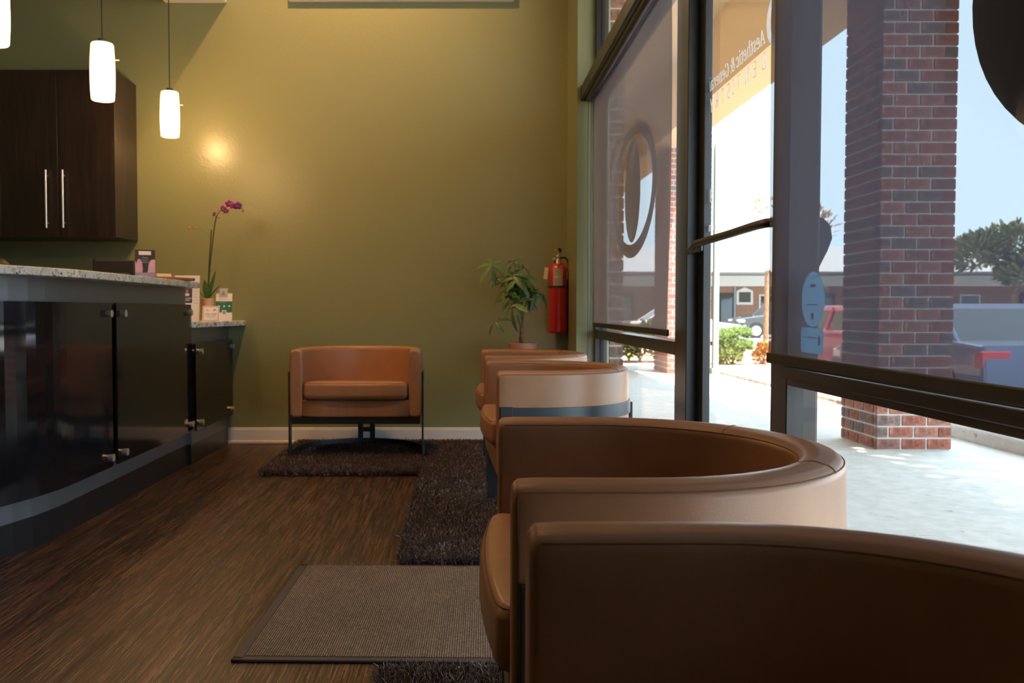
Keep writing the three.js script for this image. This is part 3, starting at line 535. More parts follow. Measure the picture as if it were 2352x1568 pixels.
{ // brochure stands on the low counter
  const t = thing('brochure_board', 'tall white leaning board with dark blue cards on the low counter', 'display board', [-1.705, 0.83, -5.47], 0.1);
  const tex = canvasTex(256, 640, (x) => {
    x.fillStyle = '#e6e4e4'; x.fillRect(0, 0, 256, 640); x.fillStyle = '#3b3a5a'; x.fillRect(70, 170, 110, 214); x.fillRect(80, 460, 100, 80);
    x.fillStyle = '#c96a86'; x.fillRect(118, 198, 20, 46); x.fillStyle = '#e9d7d9'; x.fillRect(106, 250, 44, 34); x.font = 'bold 30px sans-serif'; x.fillStyle = '#d9d6e6'; x.fillText('TRUSTED', 78, 330, 94); x.fillRect(96, 340, 60, 10);
    x.fillStyle = '#dfe6f2'; x.beginPath(); x.arc(148, 508, 16, 0, 7); x.fill(); x.beginPath(); x.arc(106, 506, 12, 0, 7); x.fill();
    x.fillStyle = '#b8b4bc'; for (let k = 0; k < 6; k++) x.fillRect(196, 180 + k * 40, 44, 6); x.fillStyle = '#d39a9a'; x.fillRect(60, 110, 60, 14);
  });
  sheet(t, 'board', 0.15, 0.285, tex, 0.12, [0, 0, 0], 0);
  obj('easel_back', new THREE.BoxGeometry(0.05, 0.24, 0.002).translate(0, 0.12, 0).rotateX(0.22).translate(0, 0.001, -0.085), M.paper, t);
}
{
  const t = thing('framed_card', 'small white card in a coppery frame leaning on the low counter', 'picture frame', [-1.545, 0.83, -5.42], 0.12);
  const tex = canvasTex(256, 256, (x) => {
    x.fillStyle = '#efe3dc'; x.fillRect(0, 0, 256, 256); x.strokeStyle = '#b06a58'; x.lineWidth = 8; x.strokeRect(14, 14, 228, 228);
    x.fillStyle = '#9aa8bd'; x.fillRect(44, 60, 50, 8); x.fillRect(50, 78, 40, 5); x.fillStyle = '#8d86b0'; x.beginPath(); x.arc(186, 72, 24, Math.PI, 0); x.fill(); x.fillStyle = '#c9a1a6'; x.fillRect(160, 72, 20, 12);
    x.fillStyle = '#56607a'; x.font = 'bold 24px sans-serif'; x.textAlign = 'center'; x.fillText('PATIENT', 78, 142, 84); x.fillText('REVIEWS', 176, 142, 84); x.fillStyle = '#8b93a6'; x.fillRect(50, 158, 76, 7); x.fillRect(140, 158, 70, 7); x.fillStyle = '#b9bac2'; x.fillRect(70, 178, 120, 5); x.fillRect(84, 192, 92, 5);
  });
  sheet(t, 'card', 0.1, 0.097, tex, 0.3, [0, 0.002, 0], 0);
  obj('stand', new THREE.BoxGeometry(0.03, 0.075, 0.002).translate(0, 0.0375, 0).rotateX(0.45).translate(0, 0, -0.06), M.paper, t);
}
{
  const t = thing('brochure_holder', 'white and teal brochure stand with a grey clipped picture on the low counter', 'brochure stand', [-1.513, 0.83, -5.60], 0.12);
  const tex = canvasTex(256, 512, (x) => {
    x.fillStyle = '#efe6dc'; x.fillRect(0, 0, 256, 512); x.fillStyle = '#1f6d5c'; x.fillRect(0, 146, 256, 206);
    x.fillStyle = '#c9c2b0'; x.fillRect(34, 104, 180, 10); x.fillStyle = '#a9cdbf'; x.font = 'italic 24px serif'; x.fillText('Invisible', 60, 178);
    x.fillStyle = '#e3ece6'; for (const cx of [50, 130, 210]) { x.beginPath(); x.arc(cx, 236, 15, 0, 7); x.fill(); } x.fillStyle = '#d8d8d0'; x.fillRect(96, 310, 70, 80); x.fillStyle = '#8d9288'; x.fillRect(110, 326, 42, 52);
  });
  sheet(t, 'brochure', 0.1, 0.178, tex, 0.16, [0, 0, 0], 0);
  const pic = canvasTex(128, 128, (x) => { x.fillStyle = '#b9b3b4'; x.fillRect(0, 0, 128, 128); x.fillStyle = '#6f8a74'; x.beginPath(); x.moveTo(40, 96); x.lineTo(66, 30); x.lineTo(84, 90); x.fill(); x.fillStyle = '#4a5254'; x.fillRect(30, 98, 66, 8); });
  sheet(t, 'picture', 0.052, 0.052, pic, 0.16, [-0.004, 0.156, -0.022], 0);
  obj('stand', new THREE.BoxGeometry(0.04, 0.15, 0.002).translate(0, 0.075, 0).rotateX(0.25).translate(0, 0, -0.068), M.paper, t);
}
{ // orchid
  const t = thing('potted_orchid', 'magenta orchid on a tall thin stem in a peach pot on the low counter', 'orchid', [-1.62, 0.83, -5.62]);
  obj('pot', lathe([[0, 0], [0.028, 0], [0.03, 0.004], [0.042, 0.135], [0.045, 0.138], [0.045, 0.143], [0.04, 0.143], [0.037, 0.12], [0, 0.12]]), std({ color: lin(0.72, 0.42, 0.25), roughness: 0.5 }), t, 'peach ceramic pot');
  obj('soil', cyl(0.038, 0.038, 0.004, 0, 0.122, 0), M.soil, t);
  const S = (x, y) => V(x, y, 0.0);
  const main = [S(0.006, 0.12), S(0.006, 0.2), S(0.018, 0.34), S(0.034, 0.48), S(0.05, 0.6), S(0.062, 0.66), S(0.095, 0.70), S(0.14, 0.725), S(0.19, 0.725), S(0.225, 0.705)];
  const stemM = std({ color: lin(0.045, 0.06, 0.02), roughness: 0.6 });
  obj('stem', [tube(main.slice(0, 6), 0.0042, 40, 7), tube(main.slice(5), 0.0025, 30, 6)], stemM, t);
  obj('support_stick', tube([S(0.002, 0.12), S(0.012, 0.34), S(0.03, 0.575)], 0.0035, 20, 6), std({ color: lin(0.035, 0.028, 0.014), roughness: 0.8 }), t, 'thin dark support stick');
  obj('side_stem', tube([S(0.028, 0.52), S(0.0, 0.552), S(-0.04, 0.58), S(-0.075, 0.588), S(-0.1, 0.583)], 0.002, 24, 6), std({ color: lin(0.22, 0.18, 0.03), roughness: 0.6 }), t);
  const leaf = (len, w, up, droop, az, mat) => { const rows = []; for (let j = 0; j <= 10; j++) { const s = j / 10, r = len * s * Math.cos(up), y = len * s * Math.sin(up) - droop * s * s, ww = w * Math.sin(Math.PI * Math.min(0.97, 0.12 + 0.85 * s)); rows.push([-1, 0, 1].map((q) => V(r * Math.cos(az) - q * ww * Math.sin(az), 0.125 + y + Math.abs(q) * ww * 0.35, r * Math.sin(az) + q * ww * Math.cos(az)))); } return obj('leaf', gridGeo(rows), mat, t); };
  leaf(0.2, 0.021, 1.25, 0, 0.35, M.leafA); leaf(0.15, 0.018, 0.95, 0.02, 0.1, M.leafB); leaf(0.13, 0.018, 0.9, 0.02, 3.0, M.leafB); leaf(0.17, 0.02, 1.1, 0.02, 1.5, M.leafA); leaf(0.1, 0.014, 1.2, 0, 3.4, M.leafA);
  const petalM = [lin(0.28, 0.014, 0.22), lin(0.19, 0.01, 0.19), lin(0.34, 0.04, 0.18)].map((c) => phy({ color: c, roughness: 0.5, transmission: 0.25, thickness: 0, side: THREE.DoubleSide }));
  const petal = (w, l) => { const rows = []; for (let j = 0; j <= 6; j++) { const s = j / 6, ww = w * Math.sin(Math.PI * (0.1 + 0.84 * s)) ; rows.push([-1, -0.5, 0, 0.5, 1].map((q) => V(q * ww, l * s, 0.004 * Math.sin(s * 3) - 0.004 * q * q))); } return gridGeo(rows); };
  const flower = (x, y, z, tilt, turn, s, k) => {
    const gs = []; for (const [a, w, l] of [[0, 0.011, 0.025], [1.25, 0.015, 0.026], [-1.25, 0.015, 0.026], [2.4, 0.011, 0.024], [-2.4, 0.011, 0.024]]) gs.push(petal(w * s, l * s).rotateZ(a));
    const f = obj('flower', gs.map((g) => g.rotateX(tilt).rotateY(turn).translate(x, y, z)), petalM[k], t, 'magenta orchid flower');
    obj('lip', new THREE.SphereGeometry(0.005 * s, 10, 8).scale(1, 1.5, 1.3).translate(x + 0.005 * Math.sin(turn), y - 0.004 * s, z + 0.006), petalM[2], f);
  };
  flower(0.108, 0.705, 0.012, 0.1, -0.5, 0.95, 2); flower(0.125, 0.69, 0.015, -0.1, 0.3, 0.8, 0); flower(0.145, 0.735, 0.008, 0.1, 0.1, 1.05, 0); flower(0.168, 0.722, 0.012, -0.1, 0.5, 0.9, 0); flower(0.198, 0.722, 0.01, 0.05, 0.4, 1.1, 1); flower(0.05, 0.672, 0.008, -0.2, -0.7, 0.7, 1);
  const budM = std({ color: lin(0.42, 0.2, 0.08), roughness: 0.6 });
  for (const [x, y, s] of [[-0.108, 0.582, 1], [-0.072, 0.583, 0.9], [-0.104, 0.566, 0.6], [0.077, 0.653, 0.9], [0.228, 0.694, 1]]) obj('bud', new THREE.SphereGeometry(0.0072 * s, 12, 10).scale(1, 1.35, 1).translate(x, y, 0), budM, t);
}
// ---------------------------------------------------------------- fire extinguisher
{
  const t = thing('fire_extinguisher', 'red fire extinguisher hung in the corner by the far window', 'fire extinguisher', [0.617, 0.748, -5.922]);
  obj('cylinder', lathe([[0, 0], [0.058, 0], [0.062, 0.006], [0.0635, 0.02], [0.0635, 0.405], [0.06, 0.43], [0.045, 0.452], [0.02, 0.462], [0, 0.462]], 36), M.red, t, 'red cylinder');
  obj('strap', lathe([[0.0637, 0.298], [0.0652, 0.298], [0.0652, 0.312], [0.0637, 0.312]], 36), M.black, t);
  const tex = canvasTex(128, 256, (x) => { x.fillStyle = '#a8a493'; x.fillRect(0, 0, 128, 256); x.fillStyle = '#b96a5c'; x.fillRect(6, 104, 116, 26); x.fillStyle = '#d6cfc4'; x.fillRect(12, 110, 104, 10); x.fillStyle = '#77746a'; for (let k = 0; k < 8; k++) x.fillRect(14, 16 + k * 10, 100 - (k % 3) * 18, 4); for (let k = 0; k < 9; k++) x.fillRect(14, 146 + k * 11, 96 - (k % 4) * 14, 4); });
  const lab = new THREE.CylinderGeometry(0.0641, 0.0641, 0.118, 16, 1, true, -0.62, 0.98).translate(0, 0.385 - 0.02, 0); obj('label', lab, printed(tex), t, 'pale printed label');
  obj('label', new THREE.CylinderGeometry(0.0641, 0.0641, 0.05, 8, 1, true, 0.95, 0.4).translate(0, 0.38, 0), M.paper, t);
  obj('valve', [cyl(0.016, 0.018, 0.03, 0, 0.475, 0), cyl(0.012, 0.012, 0.03, 0, 0.5, 0), cylX(0.008, 0.03, -0.02, 0.488, 0.005)], M.chrome, t);
  obj('lever', [tube([[0.004, 0.51, 0], [0.0, 0.535, 0.02], [-0.02, 0.545, 0.05], [-0.035, 0.542, 0.06]], 0.0055, 16, 8), tube([[0.004, 0.495, 0.01], [-0.004, 0.5, 0.04], [-0.02, 0.49, 0.07]], 0.0055, 16, 8)], M.chrome, t);
  obj('gauge', cylZ(0.016, 0.012, 0.006, 0.545, 0.012), M.black, t);
  obj('hose', tube([[0.0, 0.49, -0.01], [0.045, 0.5, -0.01], [0.069, 0.46, -0.01], [0.0695, 0.3, -0.01], [0.0695, 0.1, -0.01]], 0.006, 40, 8), M.black, t);
  obj('inspection_tag', new THREE.BoxGeometry(0.026, 0.078, 0.001).rotateZ(-0.1).translate(-0.083, 0.395, 0.03), std({ color: lin(0.75, 0.6, 0.42), roughness: 0.7 }), t, 'cream inspection tag');
  obj('wall_hook', [rbox(-0.02, 0.02, 0.42, 0.5, -0.078, -0.07, 0.002), cylZ(0.005, 0.07, 0, 0.482, -0.038)], M.steel, t);
}
// ---------------------------------------------------------------- potted plant on its stand
{
  const s = thing('plant_stand', 'small round wooden plant stand behind the armchairs', 'plant stand', [0.367, 0.02, -5.66]);
  obj('stand_top', cyl(0.13, 0.13, 0.02, 0, 0.50, 0, 32), M.cabinet, s);
  for (let k = 0; k < 3; k++) { const a = k * 2.094 + 0.5; obj('leg', tube([[0.09 * Math.cos(a), 0.495, 0.09 * Math.sin(a)], [0.115 * Math.cos(a), 0.004, 0.115 * Math.sin(a)]], 0.011, 4, 10), M.cabinet, s); }
  const t = thing('potted_money_tree', 'money tree with finger-like green leaves in a terracotta pot in the corner', 'potted plant', [0.367, 0.53, -5.66]);
  obj('pot', lathe([[0, 0], [0.078, 0], [0.082, 0.004], [0.087, 0.15], [0.0885, 0.157], [0.0885, 0.163], [0.082, 0.163], [0.079, 0.14], [0, 0.14]], 40), M.terracotta, t, 'terracotta pot');
  obj('soil', cyl(0.08, 0.08, 0.004, 0, 0.142, 0), M.soil, t);
  obj('trunk', [tube([[-0.012, 0.14, 0.004], [-0.014, 0.19, -0.006], [-0.006, 0.23, 0.006], [-0.012, 0.27, 0]], 0.0105, 20, 9), tube([[-0.002, 0.14, -0.006], [-0.004, 0.19, 0.008], [-0.014, 0.23, -0.004], [-0.006, 0.27, 0.004]], 0.0095, 20, 9), tube([[-0.01, 0.26, 0], [-0.022, 0.30, 0.01], [-0.035, 0.34, 0.012]], 0.006, 12, 7), tube([[-0.008, 0.26, 0], [0.0, 0.31, 0], [0.002, 0.345, -0.005]], 0.006, 12, 7)], M.bark, t, 'braided brown trunk');
  const leaflet = (L, w, droop) => { const rows = []; for (let j = 0; j <= 8; j++) { const q = j / 8, ww = w * Math.pow(Math.sin(Math.PI * Math.min(0.985, 0.04 + 0.95 * q)), 0.8) * (0.55 + 0.6 * q); rows.push([-1, 0, 1].map((e) => V(e * ww, -droop * q * q * L + Math.abs(e) * ww * 0.28, L * q))); } return gridGeo(rows); };
  // [hub x, y, z, axis tilt toward (x,z), scale, darker]
  const hubs = [[-0.199, 0.655, 0.060, -0.1, 0.95, 1.15, 0], [-0.178, 0.568, 0.040, -0.35, 0.5, 0.75, 1], [-0.066, 0.678, 0.020, -0.35, 0.4, 0.75, 1], [-0.016, 0.657, 0.030, 0.5, 0.4, 0.95, 0], [-0.064, 0.589, 0.070, -0.5, 0.7, 1.15, 1], [-0.038, 0.568, 0.090, 0.1, 0.95, 1.1, 0], [0.024, 0.559, 0.040, 0.55, 0.5, 1.15, 0], [0.075, 0.496, 0.030, 0.5, 0.6, 1.1, 1], [0.119, 0.473, 0.050, 0.75, 0.5, 0.85, 1], [-0.117, 0.488, 0.050, -0.5, 0.6, 1.0, 0], [-0.067, 0.407, 0.060, -1.0, 0.4, 1.25, 0], [-0.178, 0.3, 0.070, -0.5, 0.6, 0.8, 1], [-0.027, 0.459, 0.060, 0.1, 0.9, 1.15, 1], [0.024, 0.439, 0.050, 0.5, 0.7, 0.9, 1], [-0.038, 0.535, -0.060, -0.3, -0.7, 1.0, 1], [-0.074, 0.572, -0.070, -0.4, -0.7, 1.0, 1], [0.018, 0.516, -0.060, 0.4, -0.7, 1.0, 1]];
  for (const [x, y, z, tx, tz, sc, dk] of hubs) {
    const st = obj('leaf_stem', tube([[-0.01 + x * 0.1, 0.29 + 0.3 * (y - 0.29), z * 0.1], [x * 0.6, 0.3 + 0.75 * (y - 0.29), z * 0.6], [x, y, z]], 0.0022, 14, 6), std({ color: lin(0.09, 0.13, 0.035), roughness: 0.6 }), t);
    const q = new THREE.Quaternion().setFromUnitVectors(V(0, 1, 0), V(tx * 0.9, 0.75, tz * 0.9).normalize()), n = 5 + (sc > 0.95 ? 1 : 0), a0 = rnd() * 6;
    for (let k = 0; k < n; k++) { const L = 0.122 * sc * rr(0.75, 1.1), g = leaflet(L, 0.0155 * sc, rr(0.25, 0.6)).rotateX(0.15).rotateY(a0 + k * 6.283 / n + rr(-0.2, 0.2)).applyQuaternion(q).translate(x, y, z); obj('leaf', g, (k + dk) % 3 === 0 || dk ? M.leafB : M.leafA, st); }
  }
}
// ---------------------------------------------------------------- receptionist behind the desk
function blob(bones, lo, hi, res) { // smooth union of tapered capsules, meshed
  const size = V(hi[0] - lo[0], hi[1] - lo[1], hi[2] - lo[2]), S = Math.max(size.x, size.y, size.z), mc = new MarchingCubes(res, new THREE.MeshStandardMaterial(), false, false, 200000);
  mc.isolation = 0; const c = V((lo[0] + hi[0]) / 2, (lo[1] + hi[1]) / 2, (lo[2] + hi[2]) / 2), p = V(0, 0, 0), ab = V(0, 0, 0), ap = V(0, 0, 0);
  const B = bones.map(([a, b, ra, rb, k]) => [V(...a), V(...b), ra, rb, k ?? 0.03]);
  for (let k = 0; k < res; k++) for (let j = 0; j < res; j++) for (let i = 0; i < res; i++) {
    p.set(((i - res / 2) / (res / 2)) * S / 2 + c.x, ((j - res / 2) / (res / 2)) * S / 2 + c.y, ((k - res / 2) / (res / 2)) * S / 2 + c.z);
    let d = 1e3; for (const [a, b, ra, rb, sm] of B) { ab.subVectors(b, a); ap.subVectors(p, a); const t = Math.max(0, Math.min(1, ap.dot(ab) / Math.max(1e-9, ab.lengthSq()))), e = ap.addScaledVector(ab, -t).length() - (ra + (rb - ra) * t), h = Math.max(sm - Math.abs(d - e), 0) / sm; d = Math.min(d, e) - h * h * sm * 0.25; }
    mc.field[i + j * res + k * res * res] = -d;
  }
  mc.update(); const n = mc.count, g = new THREE.BufferGeometry(), pos = new Float32Array(n * 3), nor = new Float32Array(n * 3);
  for (let i = 0; i < n; i++) { pos[3 * i] = mc.positionArray[3 * i] * S / 2 + c.x; pos[3 * i + 1] = mc.positionArray[3 * i + 1] * S / 2 + c.y; pos[3 * i + 2] = mc.positionArray[3 * i + 2] * S / 2 + c.z; nor[3 * i] = mc.normalArray[3 * i]; nor[3 * i + 1] = mc.normalArray[3 * i + 1]; nor[3 * i + 2] = mc.normalArray[3 * i + 2]; }
  g.setAttribute('position', new THREE.BufferAttribute(pos, 3)); g.setAttribute('normal', new THREE.BufferAttribute(nor, 3)); g.setAttribute('uv', new THREE.BufferAttribute(new Float32Array(n * 2), 2)); return g;
}
{ // local: facing +x, seat at 0.46
  const ch = thing('office_stool', 'low round black office stool behind the reception desk', 'stool', [-2.43, 0, -4.45]);
  obj('seat', lathe([[0, 0.375], [0.19, 0.375], [0.2, 0.395], [0.2, 0.415], [0.185, 0.428], [0, 0.432]]), M.black, ch);
  obj('column', cyl(0.025, 0.03, 0.33, 0, 0.21, 0), M.chrome, ch);
  obj('base', [...Array(5)].map((_, k) => rbox(0, 0.25, 0.03, 0.055, -0.02, 0.02, 0.006).rotateY(k * 1.2566)), M.black, ch);
  for (let k = 0; k < 5; k++) obj('caster', new THREE.SphereGeometry(0.02, 12, 8).translate(0.23 * Math.cos(k * 1.2566), 0.02, -0.23 * Math.sin(k * 1.2566)), M.black, ch);
  const t = thing('person', 'seated person with dark brown hair, only the top of the head above the bar top', 'person', [-2.41, 0.012, -4.45]);
  const skin = phy({ color: lin(0.42, 0.22, 0.15), roughness: 0.5 }), shirt = std({ color: lin(0.05, 0.06, 0.09), roughness: 0.85 }), hair = std({ color: lin(0.012, 0.006, 0.004), roughness: 0.5 });
  const hand = (s) => { const w = [0.26, 0.64, s * 0.15], out = [[w, [0.31, 0.635, s * 0.145], 0.026, 0.03, 0.02]]; [-0.027, -0.009, 0.009, 0.027].forEach((o, i) => { const L = [0.055, 0.065, 0.062, 0.048][i]; out.push([[0.325, 0.637, s * 0.145 + o], [0.325 + L * 0.6, 0.634, s * 0.145 + o * 1.2], 0.009, 0.0085, 0.006], [[0.325 + L * 0.6, 0.634, s * 0.145 + o * 1.2], [0.325 + L, 0.622, s * 0.145 + o * 1.25], 0.0085, 0.007, 0.006]); }); out.push([[0.28, 0.636, s * 0.125], [0.315, 0.632, s * 0.098], 0.011, 0.0085, 0.01]); return out; };
  const Y = 1.012; // head centre height
  const body = join([
    blob([[[0, 0.55, -0.09], [0, 0.55, 0.09], 0.125, 0.125], [[0, 0.55, 0], [0.02, 0.80, 0], 0.13, 0.125], [[0.03, 0.86, -0.13], [0.03, 0.86, 0.13], 0.065, 0.065], [[0.02, 0.80, 0], [0.03, 0.86, 0], 0.125, 0.09], [[0.03, 0.88, 0], [0.06, 0.99, 0], 0.055, 0.048],
      [[0.02, 0.53, 0.09], [0.36, 0.54, 0.1], 0.088, 0.062], [[0.02, 0.53, -0.09], [0.36, 0.54, -0.1], 0.088, 0.062], [[0.36, 0.54, 0.1], [0.26, 0.08, 0.1], 0.06, 0.038], [[0.36, 0.54, -0.1], [0.26, 0.08, -0.1], 0.06, 0.038], [[0.25, 0.045, 0.1], [0.4, 0.035, 0.11], 0.042, 0.03], [[0.25, 0.045, -0.1], [0.4, 0.035, -0.11], 0.042, 0.03],
      [[0.03, 0.86, 0.17], [0.09, 0.68, 0.22], 0.05, 0.042], [[0.09, 0.68, 0.22], [0.26, 0.64, 0.15], 0.041, 0.028], [[0.03, 0.86, -0.17], [0.09, 0.68, -0.22], 0.05, 0.042], [[0.09, 0.68, -0.22], [0.26, 0.64, -0.15], 0.041, 0.028]], [-0.2, -0.02, -0.34], [0.62, 1.02, 0.34], 80),
  ]);
  obj('body', body, shirt, t, 'dark clothing');
  obj('hands', join([blob(hand(1), [0.2, 0.56, 0.04], [0.42, 0.71, 0.24], 48), blob(hand(-1), [0.2, 0.56, -0.24], [0.42, 0.71, -0.04], 48)]), skin, t);
  const face = obj('head', blob([[[0.06, Y + 0.04, 0], [0.085, Y + 0.035, 0], 0.082, 0.08, 0.02], [[0.1, Y - 0.03, 0], [0.12, Y - 0.075, 0], 0.06, 0.034, 0.04], [[0.155, Y + 0.0, 0], [0.183, Y - 0.035, 0], 0.011, 0.014, 0.02], [[0.155, Y - 0.07, -0.012], [0.155, Y - 0.07, 0.012], 0.009, 0.009, 0.01], [[0.075, Y, 0.08], [0.07, Y - 0.03, 0.085], 0.014, 0.01, 0.006], [[0.075, Y, -0.08], [0.07, Y - 0.03, -0.085], 0.014, 0.01, 0.006], [[0.06, Y - 0.1, 0], [0.06, Y - 0.04, 0], 0.05, 0.06, 0.04]], [-0.06, Y - 0.16, -0.13], [0.21, Y + 0.15, 0.13], 72), skin, t);
  for (const s of [-1, 1]) obj('eye', new THREE.SphereGeometry(0.011, 12, 8).translate(0.147, Y + 0.008, s * 0.032), M.paper, face);
  obj('hair', blob([[[0.03, Y + 0.05, 0], [0.066, Y + 0.06, 0], 0.094, 0.084, 0.03], [[0.0, Y + 0.03, 0.05], [0.0, Y - 0.12, 0.055], 0.06, 0.045, 0.04], [[0.0, Y + 0.03, -0.05], [0.0, Y - 0.12, -0.055], 0.06, 0.045, 0.04], [[-0.02, Y + 0.02, 0], [-0.02, Y - 0.14, 0], 0.08, 0.05, 0.04]], [-0.15, Y - 0.22, -0.15], [0.19, Y + 0.18, 0.15], 64), hair, t, 'dark brown hair');
}

// ---------------------------------------------------------------- outside: porch
struct('floor_porch', box(0.87, 3.6, -0.15, 0, -42, 9), M.concrete, 'pale concrete walkway outside the windows');
struct('trim_kerb', rbox(3.45, 3.6, -0.15, 0.1, -7.6, 9, 0.03, 3), M.concrete, 'rough concrete kerb along the planting bed');
struct('ceiling_porch', box(0.87, 2.7, 4.0, 4.1, -42, 9), M.stucco);
struct('roof', box(-5, 3.12, 4.32, 4.42, -42, 9), M.stucco);
struct('wall_porch_beam', [box(2.65, 3.12, 3.2, 4.32, -42, 9)], M.stucco, 'tan stucco beam over the brick columns');
struct('wall_header', box(0.87, 0.97, 3.2, 4.0, -5.47, 9), M.stucco);
function brickSet(x0, x1, z0, z1, h, courses, parent, only) { // running bond round a rectangular core
  const ph = 0.0757, bh = 0.0645, j = 0.0115, bd = 0.05, late = M.bricks.map(() => []);
  const geos = {}; const geo = (a, b) => geos[[a.toFixed(3), b.toFixed(3)]] ??= rbox(-a / 2, a / 2, 0, bh, -b / 2, b / 2, 0.004, 1);
  for (let c = 0; c * ph + bh < h; c++) {
    const put = (xa, xb, za, zb) => { const g = geo(xb - xa, zb - za), mi = Math.min(4, Math.floor(rnd() * 1.25 * 5 * 0.8)), x = (xa + xb) / 2 + rr(-0.0012, 0.0012), z = (za + zb) / 2 + rr(-0.0012, 0.0012), y = c * ph + j * 0.5;
      if (c < courses) { const m = obj('brick', g, M.bricks[mi], parent); m.position.set(x, y, z); } else late[mi].push(g.clone().translate(x, y, z)); };
    const split = (a, b, n, odd) => { const L = (b - a + j) / n, out = []; if (!odd) for (let k = 0; k < n; k++) out.push([a + k * L, a + (k + 1) * L - j]); else { out.push([a, a + L / 2 - j]); for (let k = 0; k < n - 1; k++) out.push([a + L / 2 + k * L, a + L / 2 + (k + 1) * L - j]); out.push([b - L / 2 + j * 0, b]); } return out; };
    for (const [a, b] of split(x0, x1, Math.max(1, Math.round((x1 - x0) / 0.165)), c % 2)) { put(a, b, z1 - bd, z1); if (!only) put(a, b, z0, z0 + bd); }
    if (!only) for (const [a, b] of split(z0 + bd + j, z1 - bd - j, Math.round((z1 - z0 - 0.1) / 0.165), (c + 1) % 2)) { put(x0, x0 + bd, a, b); put(x1 - bd, x1, a, b); }
  }
  const list = [], mats = []; late.forEach((l, k) => { if (l.length) { list.push(join(l)); mats.push(M.bricks[k]); } });
  if (list.length) { const g = mergeGeometries(list, true), m = new THREE.Mesh(g, mats); m.name = 'upper_bricks'; m.userData.kind = 'stuff'; m.castShadow = m.receiveShadow = true; parent.add(m); }
}
function brickColumn(x0, x1, z0, z1, courses, label) {
  const t = thing('brick_column', label, 'column', [(x0 + x1) / 2, 0, (z0 + z1) / 2], 0, 'brick porch columns');
  const a = (x1 - x0) / 2, b = (z1 - z0) / 2;
  obj('mortar_core', box(-a + 0.007, a - 0.007, 0, 3.2, -b + 0.007, b - 0.007), M.mortar, t);
  brickSet(-a, a, -b, b, 3.2, courses, t);
}
brickColumn(2.65, 3.13, -6.27, -5.72, 12, 'red brick porch column standing outside the near window');
brickColumn(2.86, 3.47, -13.5, -12.6, 8, 'red brick porch column outside the far window, beside a green downspout');
{ const w = structGroup('wall_exterior'); obj('mortar_core', box(0.87, 0.962, 0, 4.0, -42, -5.477), M.mortar, w); brickSet(0.885, 0.97, -5.6, -5.47, 4.0, 44, w, true); }
tag(obj('downspout', [rbox(3.50, 3.575, 0.05, 3.25, -12.66, -12.56, 0.012), rbox(3.48, 3.6, 0, 0.08, -12.7, -12.52, 0.02)], M.green), 'pale green square downspout beside the farther brick column', 'downspout');

// ---------------------------------------------------------------- outside: grounds
struct('ground_bed', box(3.6, 6.0, -0.8, 0.03, -42, 9), M.mulch, 'reddish mulch planting bed');
struct('ground_lot', box(6.0, 90, -0.8, -0.5, -95, 12), M.asphalt, 'pale sunlit parking lot');
struct('ground_lot_far', box(-60, 6.0, -0.8, -0.02, -95, -42), M.asphalt);
const blade = (() => { const rows = []; for (let j = 0; j <= 4; j++) { const s = j / 4, w = 0.5 * Math.sin(Math.PI * (0.06 + 0.9 * s)) * 0.45; rows.push([V(-w, 0.1 * s * s, s), V(0, 0.1 * s * s - 0.06, s), V(w, 0.1 * s * s, s)]); } return gridGeo(rows); })();
function foliage(parent, blobs, n, size, cols, name = 'foliage') {
  const im = new THREE.InstancedMesh(blade, phy({ color: 0xffffff, roughness: 0.6, transmission: 0.3, thickness: 0, side: THREE.DoubleSide }), n), m = new THREE.Matrix4(), q = new THREE.Quaternion(), d = V(0, 0, 0);
  for (let k = 0; k < n; k++) {
    const [cx, cy, cz, rx, ry, rz] = blobs[k % blobs.length], a = rnd() * 6.283, u = rr(-0.7, 1), s = Math.sqrt(1 - u * u), r = Math.pow(rnd(), 0.3);
    d.set(s * Math.cos(a), u, s * Math.sin(a)); const p = V(cx + d.x * rx * r, cy + d.y * ry * r, cz + d.z * rz * r), e = d.clone().add(V(rr(-0.6, 0.6), rr(-0.2, 0.9), rr(-0.6, 0.6))).normalize();
    q.setFromUnitVectors(V(0, 0, 1), e); const L = size * rr(0.6, 1.3); m.compose(p, q, V(L, L, L)); im.setMatrixAt(k, m);
    const c = cols[Math.floor(rnd() * cols.length)], b = rr(0.75, 1.25); im.setColorAt(k, lin(c[0] * b, c[1] * b, c[2] * b));
  }
  im.name = name; im.userData.kind = 'stuff'; im.castShadow = im.receiveShadow = true; parent.add(im); return im;
}
function bush(x, z, label, blobs, n, size, cols) {
  const t = thing('bush', label, 'bush', [x, 0.03, z]); foliage(t, blobs, n, size, cols);
  obj('stems', [0, 1, 2, 3].map((k) => tube([[0, -0.02, 0], [0.08 * Math.cos(k * 1.6), 0.15, 0.08 * Math.sin(k * 1.6)], [0.2 * Math.cos(k * 1.6), 0.34, 0.2 * Math.sin(k * 1.6)]], 0.012, 8, 5)), M.bark, t);
}
const juniper = [[0.32, 0.45, 0.18], [0.42, 0.55, 0.22], [0.2, 0.3, 0.13]];
bush(4.27, -14.3, 'spreading green juniper bush in the bed beyond the glass door', [[-0.03, 0.14, 0, 0.2, 0.15, 0.2], [0.02, 0.28, 0, 0.22, 0.1, 0.18], [-0.08, 0.42, 0, 0.18, 0.12, 0.16], [0.1, 0.5, 0, 0.22, 0.06, 0.1], [0.16, 0.3, 0.05, 0.18, 0.06, 0.12]], 3600, 0.07, juniper);
